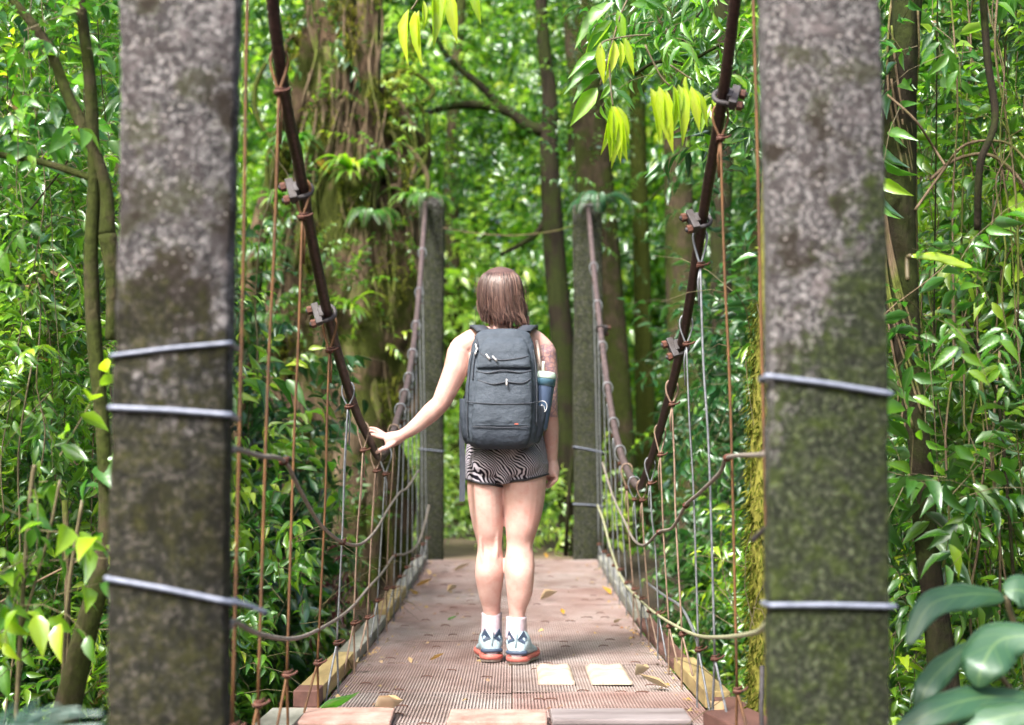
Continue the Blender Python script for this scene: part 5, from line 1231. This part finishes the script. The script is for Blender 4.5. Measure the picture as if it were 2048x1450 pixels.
hanging('small pale lime leaf cluster hanging lowest, near the dark trunk', [([q(1218, 120), q(1222, 180), q(1226, 212)], .003)],
        [(q(1222, 210), q(1208, 310)), (q(1226, 212), q(1232, 335)), (q(1230, 212), q(1252, 322)), (q(1224, 212), q(1222, 322)), (q(1234, 212), q(1262, 290)), (q(1228, 212), q(1240, 325))])
hanging('broad lime leaf cluster hanging beside the right cable', [([q(1290, 90), q(1320, 150), q(1340, 172)], .003), ([q(1340, 130), q(1385, 160)], .003)],
        [(q(1300, 175), q(1326, 285)), (q(1318, 172), q(1346, 305)), (q(1330, 178), q(1335, 280)), (q(1345, 170), q(1350, 280)), (q(1356, 168), q(1372, 290)), (q(1365, 172), q(1368, 240)), (q(1382, 172), q(1400, 262)), (q(1392, 180), q(1418, 255)), (q(1372, 150), q(1378, 200))])
hanging('narrow lime leaf trio hanging from a thin arched twig', [([q(1300, 70), q(1260, 72), q(1210, 82), q(1200, 95)], .0028)],
        [(q(1200, 85), q(1206, 168)), (q(1228, 80), q(1215, 165)), (q(1240, 82), q(1244, 140)), (q(1250, 76), q(1268, 150))])
# drooping olive branch and the glossy twiggy branch behind the sprigs
def sgn_leaf(px0, py0, px1, py1, d): return (P(px0, py0, d), P(px1, py1, d))
olive = [(1230, 5, 1142, 88), (1225, 40, 1165, 110), (1205, 105, 1132, 150), (1215, 120, 1122, 180), (1200, 150, 1140, 200), (1195, 175, 1140, 250), (1235, 20, 1250, 90), (1228, 180, 1275, 215), (1260, 10, 1320, 15), (1215, 60, 1168, 130), (1220, 170, 1200, 200), (1290, 0, 1340, 20)]
hanging('drooping olive-green branch with long arched leaves at the top centre right', [([P(1290, -60, 4.7), P(1245, 20, 4.7), P(1218, 110, 4.7), P(1200, 170, 4.7)], .004)], [sgn_leaf(*k, 4.7) for k in olive], L_MED, THL, 'leafy_branch', None, .17)
br = empty('leafy_branch', tuple(P(1420, 80, 4.9)), 'twiggy branch of small glossy leaves reaching in front of the right cable top', 'branch')
b = MB(); b.tube(smooth_path([P(1500, 60, 5), P(1430, 95, 4.9), P(1380, 120, 4.9), P(1310, 125, 4.85), P(1270, 150, 4.85)], 5), [.006] * 21, 6); b.tube(smooth_path([P(1440, -30, 5), P(1390, 40, 4.9), P(1350, 110, 4.9)], 5), .004, 6); b.build('twig', M_BARKD, br)
cs = [tuple(P(x, y, 4.9 + rng.uniform(-.1, .1))) for x, y in [(1300, 120), (1340, 90), (1360, 140), (1390, 100), (1410, 160), (1320, 60), (1370, 40), (1430, 30), (1290, 20), (1400, -10), (1460, 90), (1330, -20)]]
p, D = clumps(cs, .10, 46); D[:, 2] -= .5; LV = scatter(p, D, SP_LONG, .45, .7, twig_r=.0014); mesh_leaves('leaves', LV.cat(), TH, L_MED, br, LV.tw)
# more loose foliage reaching in beside the cable at top right
def leafy(name, label, cs, rad, n, sprays, mat, smin, smax, cat='shrub', stem=None, grp=None, tw=.002, base=None):
    cs = [tuple(c) for c in cs]; b0 = base or min(cs, key=lambda c: c[2])
    root = empty(name, tuple(b0), label, cat, grp); p, D = clumps(cs, rad, n); LV = scatter(p, D, sprays, smin, smax, twig_r=tw)
    mesh_leaves('foliage', LV.cat(), TH, mat, root, LV.tw if tw else None)
    if stem:
        b = MB()
        for s_, r_ in stem: b.tube(smooth_path(s_, 5), r_, 7)
        b.build('stem', M_TWIG, root)
    return root
leafy('leafy_branch', 'yellow-green long leaves hanging between the right cable and the near right post', [P(1470, 130, 5), P(1490, 200, 5.1), P(1460, 60, 5.2), P(1500, 90, 5)], .12, 12, SP_LONG, L_BRIGHT, .7, 1.0, 'branch')
leafy('drooping_shrub', 'dark drooping leaves in a spray along the post\'s left side at mid height', [P(1500, 270, 5.2), P(1495, 350, 5.2)], .10, 8, SP_LONG, L_DARK, .6, .8)
leafy('leafy_plant', 'light green spray plant growing from the yellow moss beside the post', [P(1490, 600, 4.6), P(1480, 690, 4.6)], .08, 7, SP_LONG, L_BRIGHT, .6, .8, 'plant')
leafy('leafy_plant', 'yellow-green leafy plant at the foot of the yellow moss trunk', [P(1500, 1180, 4.5), P(1490, 1280, 4.5), P(1505, 1380, 4.5)], .12, 14, SP_LONG, L_BRIGHT, .6, .9, 'plant')
# bright large-leaved plants behind the right vines
leafy('broadleaf_shrub', 'yellow-lit shrub with large flat leaves behind the vines at upper right', [P(1880, 380, 5.1), P(1850, 330, 5.1), P(1900, 500, 5.1), P(1860, 560, 5.1), P(1960, 420, 5.2)], .2, 17, SP_BIG, L_SUNNY, .7, 1.1)
leafy('broadleaf_shrub', 'glossy dark broad-leaved shrub at the top right corner', [P(1800, 60, 4.5), P(1860, 40, 4.5), P(1950, 30, 4.6), P(2030, 80, 4.6), P(1830, 130, 4.5), P(2040, 200, 4.6)], .14, 16, SP_BIG, L_MED, .5, .85)
leafy('broadleaf_shrub', 'bright green mid-sized shrub beside the post at the right', [P(1850, 620, 4.4), P(1800, 650, 4.4), P(1960, 680, 4.4), P(2020, 640, 4.5), P(1900, 780, 4.4)], .15, 18, SP_MED, L_MED, .7, 1.1)
leafy('broadleaf_shrub', 'large-leaved green shrub low on the right bank, above the broad leaves', [P(1960, 960, 4.4), P(1880, 1000, 4.4), P(2020, 1030, 4.4), P(1820, 1150, 4.4), P(1900, 900, 4.4), P(1830, 1000, 4.4)], .16, 20, SP_BIG, L_MID, .6, .95)
# left saplings
leafy('sapling', 'sapling with large round lime leaves at the lower left edge', [N(60, 930, 3.7), N(110, 960, 3.7), N(40, 1040, 3.7), N(120, 1070, 3.7), N(60, 1130, 3.7), N(30, 1200, 3.7)], .11, 15, SP_WIDE, L_BRIGHT, .55, .95, 'sapling', [([N(30, 1480, 3.7), N(45, 1200, 3.7), N(62, 980, 3.7), N(70, 930, 3.7)], .006), ([N(45, 1250, 3.7), N(95, 1080, 3.7), N(120, 960, 3.7)], .004)])
leafy('sapling', 'sapling with drooping mid-green leaves low between left tree and edge', [N(160, 1180, 4.1), N(110, 1260, 4.1), N(170, 1000, 4.1)], .12, 9, SP_WIDE, L_MED, .7, 1.0, 'sapling', [([N(120, 1480, 4.1), N(135, 1200, 4.1), N(165, 1000, 4.1)], .006)])
leafy('leafy_branch', 'mid-green leaves hanging at the left edge around the upper branch', [N(30, 250, 4.1), N(80, 300, 4.1), N(20, 400, 4.2), N(120, 420, 4.2)], .14, 13, SP_WIDE, L_MED, .6, .9, 'branch')
# plants along the left hangers
leafy('creeper', 'dark bluish creeper leaves climbing the fig roots between the orange wires', [P(600, 720, 8.2), P(590, 800, 8.2), P(570, 880, 8.2), P(560, 960, 8.2), P(610, 640, 8.2), P(540, 850, 8.2)], .18, 40, SP_WIDE, L_DARK, .8, 1.1, 'creeper')
leafy('leafy_plant', 'fresh green plant in front of the fig\'s foot, below the left ropes', [P(620, 1000, 6.8), P(650, 1080, 6.8), P(580, 1100, 6.8), P(640, 960, 7), P(540, 1150, 6.8)], .22, 30, SP_BIG, L_MED, .6, .85, 'plant')
leafy('leafy_plant', 'low green plant between the near left post and the deck corner', [P(500, 1200, 5.6), P(520, 1100, 5.8), P(590, 1230, 5.8), P(480, 1330, 5.4)], .18, 22, SP_MED, L_MED, .7, 1.0, 'plant')
leafy('purple_plant', 'purple-leaved plant beside the left deck edge', [P(700, 1150, 7.4), P(730, 1180, 7.4), P(745, 1140, 7.6), P(725, 1210, 7.2)], .13, 16, SP_LONG, L_PURPLE, .5, .7, 'plant')

leafy('climber', 'small-leaved climber running up the left flank of the fig trunk', [F(600, y_, -.45) for y_ in (60, 160, 250, 420, 520, 600, 700)] + [F(560, 620, -.4), F(540, 720, -.4)], .22, 90, SP_SMALL, L_MID, 1.0, 1.6, 'climber')
leafy('climber', 'bright climber leaves on the right flank of the fig trunk', [F(775, y_, -.4) for y_ in (230, 330, 440, 560, 680)] + [F(730, 480, -.55), F(700, 600, -.6)], .18, 60, SP_SMALL, L_BRIGHT, .9, 1.5, 'climber')
mass('undergrowth', 'scattered large soft leaves among both banks', [(26, (-2.6, -1.5), (5.0, 7.4), (-.6, 2.6)), (30, (1.5, 2.8), (5.2, 7.4), (-.6, 2.6))], 5, SP_BIG, L_MED, TH, .3, .7, 1.2, .002)
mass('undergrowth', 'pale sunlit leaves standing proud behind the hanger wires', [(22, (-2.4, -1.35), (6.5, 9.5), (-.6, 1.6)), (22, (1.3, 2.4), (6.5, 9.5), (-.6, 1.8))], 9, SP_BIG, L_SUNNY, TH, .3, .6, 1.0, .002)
mass('undergrowth', 'yellowing and brown dead leaves caught among the shrubs', [(16, (-2.6, -1.5), (4.8, 8), (-.6, 2.8)), (16, (1.5, 2.8), (4.9, 8), (-.6, 2.8))], 2, SP_MED, L_DRY, TH, .3, .7, 1.1, .002)
# ferns
def fern(label, base, nf, ln, mat=L_FERN, spread=1.0, dirs=None, grp='ferns on and around the fig tree', pin=26, name='fern', az=None):
    base = Vector(base); root = empty(name, tuple(base), label, 'fern', grp); st_b = MB()
    Os, Ds, Us, Ls = [], [], [], []
    for k in range(nf):
        a = (az[0] + (az[1] - az[0]) * (k + .5) / nf if az else 2 * math.pi * k / nf) + rng.uniform(-.25, .25); el = rng.uniform(.5, 1.1); l_ = ln * rng.uniform(.75, 1.1)
        d = Vector((math.cos(a), math.sin(a), 0)); pts = []
        for i in range(12):
            t = i / 11; pts.append(base + d * (l_ * spread * (math.sin(t * 1.45))) + Vector((0, 0, l_ * (el * t - (el + .55) * t * t))))
        st_b.tube(pts, lerp_list([.004, .0012], 12), 4)
        for i in range(pin):
            t = .12 + .86 * i / pin; j = t * 11; i0 = int(j); p_ = pts[i0].lerp(pts[min(i0 + 1, 11)], j - i0); tan = (pts[min(i0 + 1, 11)] - pts[i0]).normalized()
            sd_ = tan.cross(Vector((0, 0, 1))).normalized(); pl = l_ * .24 * math.sin(math.pi * min(1, t * .85 + .12)) + .008
            for s_ in (-1, 1):
                Os.append(tuple(p_)); Ds.append(tuple(sd_ * s_ + tan * .45 + Vector((0, 0, -.15)))); Us.append(tuple(sd_.cross(tan) * 1.0)); Ls.append(pl)
    L = np.array(Ls); mesh_leaves('fronds', leaf_frames(np.array(Os), np.array(Ds), np.array(Us), L, np.minimum(L * .14, l_ / pin * .34)), TL, mat, root); st_b.build('stalks', M_TWIG, root)
def tuft(label, base, nf, ln, mat=L_BRIGHT, az=(-3.2, 0)):
    base = Vector(base); root = empty('strap_leaf_plant', tuple(base), label, 'plant', 'strap-leaved plants perched on the fig tree'); b = MB(); uv = []
    for k in range(nf):
        a = az[0] + (az[1] - az[0]) * rng.random(); l_ = ln * rng.uniform(.6, 1.1); el = rng.uniform(.2, 1.3); d = Vector((math.cos(a), math.sin(a), 0)); s_ = Vector((-d.y, d.x, 0)); v = []
        for i in range(8):
            t = i / 7; c = base + d * l_ * .8 * t + Vector((0, 0, l_ * (el * t - (el * .6 + .5) * t * t))); w_ = .019 * math.sin(math.pi * min(1, .12 + t * .88)) * ln / .35
            v += [tuple(c - s_ * w_ + Vector((0, 0, .3 * w_))), tuple(c), tuple(c + s_ * w_ + Vector((0, 0, .3 * w_)))]
        b.add(v, [(i * 3 + j, i * 3 + j + 1, i * 3 + j + 4, i * 3 + j + 3) for i in range(7) for j in range(2)])
    b.build('leaves', mat, root)
tuft('tuft of bright strap leaves high on the fig tree beside the left cable', F(700, 345, -.56), 20, .42)
tuft('tuft of strap leaves on the right shoulder of the fig tree', F(760, 330, -.5), 14, .34, L_FERN)
tuft('strap-leaf tuft hanging from the fig\'s right loop roots', F(820, 400, -.45), 14, .36, L_MED)
tuft('pale strap-leaf tuft low on the fig trunk behind the woman\'s hand', F(700, 620, -.62), 16, .4, L_BRIGHT)
tuft('small star-shaped strap-leaf tuft near the top of the fig trunk', F(683, 195, -.42), 9, .2)
tuft('strap-leaf tuft at the fig\'s upper left between the orange wires', F(590, 290, -.5), 16, .4, L_FERN)
tuft('drooping strap-leaf tuft at the fig\'s left behind the clamps', F(560, 400, -.5), 14, .42, L_MED)
lf = F
fern('drooping fern on the fig trunk between cable and far post', F(745, 430, -.5), 6, .3, az=(-2.8, -.2))
fern('fern on the fig\'s left flank, close to the near left post', F(540, 500, -.5), 7, .3, az=(-3.4, -.6))
fern('low fern at the fig\'s left root', F(540, 640, -.56), 6, .3, az=(-3.3, -.4))
fern('feathery blue-green fern under the right cable', Vector((1.15, 6.7, -.3)), 12, .55, L_TEAL, grp=None, pin=40)
fern('second feathery blue-green fern, nearer the right post', Vector((1.3, 6.0, -.35)), 10, .5, L_TEAL, grp=None, pin=40)
fern('green fern arching on the left bank beyond the near left post', Vector((-1.45, 5.6, -.25)), 10, .5, L_FERN, grp=None, pin=36)
fern('green fern low on the right bank, right of the near right post', Vector((1.75, 4.7, -.1)), 10, .5, L_FERN, grp=None, pin=36)
fern('small fern on top of the far right post', P(1200, 400, 11.15), 8, .32, L_TEAL, grp=None)
fern('small fern on top of the far left post', P(855, 395, 11.15), 7, .25, L_FERN, grp=None)
b0 = F(640, 330, -.5); L_ = np.array([.16]); o = mesh_leaves('dead_leaf', leaf_frames(np.array([tuple(F(632, 318, -.5))]), np.array([tuple(F(672, 350, -.5) - F(632, 318, -.5))]), np.array([[0, -1., .4]]), L_, L_ * .2), TH, L_ORANGE); tag(o, 'orange dead leaf caught on the fig tree beside the left cable', 'leaf')
# moss tufts on the fig tree, hanging thin strands
n = 9000; yy = rng.uniform(-50, 950, n); xx = rng.uniform(560, 830, n); O = np.array([tuple(F(a_, b_, -rng.uniform(.38, .55))) for a_, b_ in zip(xx, yy)])
nz = np.sin(xx * .045 + 1.3) * np.sin(yy * .021) + .5 * np.sin(xx * .02 + yy * .03); O = O[nz > .25]; n = len(O)
D = np.stack([rng.normal(0, .5, n), rng.normal(-.3, .4, n), -rng.uniform(.2, 1.6, n)], 1); L_ = rng.uniform(.02, .09, n)
mo = mesh_leaves('moss', leaf_frames(O, D, rng.normal(0, 1, (n, 3)), L_, L_ * .1), TL, L_MOSS, fig); mo['kind'] = 'stuff'

# ------------------------------------------------------------------ big foreground leaves
def broad(label, rows, root_p, mat=L_BROAD, name='broadleaf_plant'):
    root = empty(name, tuple(root_p), label, 'plant')
    for (mid, wd) in rows:
        pts = smooth_path([P(*m_) for m_ in mid], 6); n = len(pts); v = []; f = []; uv = []
        P_, T_, N_ = frames(pts)
        for i, p_ in enumerate(P_):
            t = i / (n - 1); w_ = wd * (math.sin(math.pi * min(1, t * .95 + .03)) ** .7) * (1 - .25 * t)
            view = (p_ - Vector((0, 0, CAMZ))).normalized(); up = Vector((0, 0, 1)); s_ = T_[i].cross((up * .5 - view * .8)).normalized(); nn = s_.cross(T_[i]).normalized()
            for k, u_ in enumerate((-1, -.66, -.33, 0, .33, .66, 1)):
                z = abs(u_) ** 1.5 * .18 * w_ + .003 * math.sin(i * 1.3 + u_ * 3) * abs(u_) * w_ / wd
                v.append(tuple(p_ + s_ * u_ * w_ + nn * -z)); uv.append((t, u_, 0))
        f = [(i * 7 + k, i * 7 + k + 1, i * 7 + k + 8, i * 7 + k + 7) for i in range(n - 1) for k in range(6)]
        b = MB(); b.add(v, f); o = b.build('leaf', mat, root); a = o.data.attributes.new('leafuv', 'FLOAT_VECTOR', 'POINT'); a.data.foreach_set('vector', np.array(uv).ravel())
        sm = o.modifiers.new('th', 'SOLIDIFY'); sm.thickness = .0012
    b = MB(); last = Vector(root_p)
    for (mid, wd) in rows: b.tube(smooth_path([last, last.lerp(P(*mid[0]), .5) + Vector((0, .02, .03)), P(*mid[0])], 5), .007, 7)
    b.build('stalk', M_TWIG, root)
broad('large glossy broad-leaved plant at the bottom right corner', [
    ([(2010, 1192, 3.25), (1940, 1188, 3.2), (1860, 1210, 3.15), (1815, 1290, 3.1)], .042),
    ([(2075, 1200, 3.2), (2040, 1180, 3.2), (2010, 1185, 3.2)], .05),
    ([(2075, 1270, 3.1), (2000, 1280, 3.1), (1965, 1330, 3.05), (1955, 1375, 3.05)], .062),
    ([(1945, 1285, 3.2), (1890, 1330, 3.15), (1850, 1380, 3.1), (1838, 1430, 3.1)], .034),
    ([(2070, 1395, 3.1), (1960, 1395, 3.05), (1860, 1425, 3.0), (1780, 1475, 3.0)], .044),
    ([(2075, 1420, 3.0), (1980, 1440, 3.0), (1900, 1480, 3.0)], .045)], P(2130, 1560, 3.2))
broad('blurred pale blue-green leaflets at the bottom left corner', [([(-20 + 10 * k, 1475, 2.1), (5 + 32 * k, 1440 - 5 * (3 - abs(k - 3)), 2.1), (30 + 45 * k, 1400 + 9 * abs(k - 1), 2.1)], .0055) for k in range(5)] + [([(-30, 1450, 2.1), (80, 1456, 2.1), (215, 1452, 2.1)], .007)], P(-60, 1560, 2.1), mat_leaf('leaf_dim_teal', [(0.025, 0.07, 0.06), (0.05, 0.12, 0.10)], tfac=.3, gloss=0.04), 'broadleaf_plant')
broad('single long lime leaf pointing right, beside the near right post', [([(1822, 512, 4.2), (1870, 512, 4.2), (1915, 525, 4.2), (1945, 535, 4.2)], .018)], P(1815, 560, 4.2), L_YOUNG, 'lime_leaf_plant')
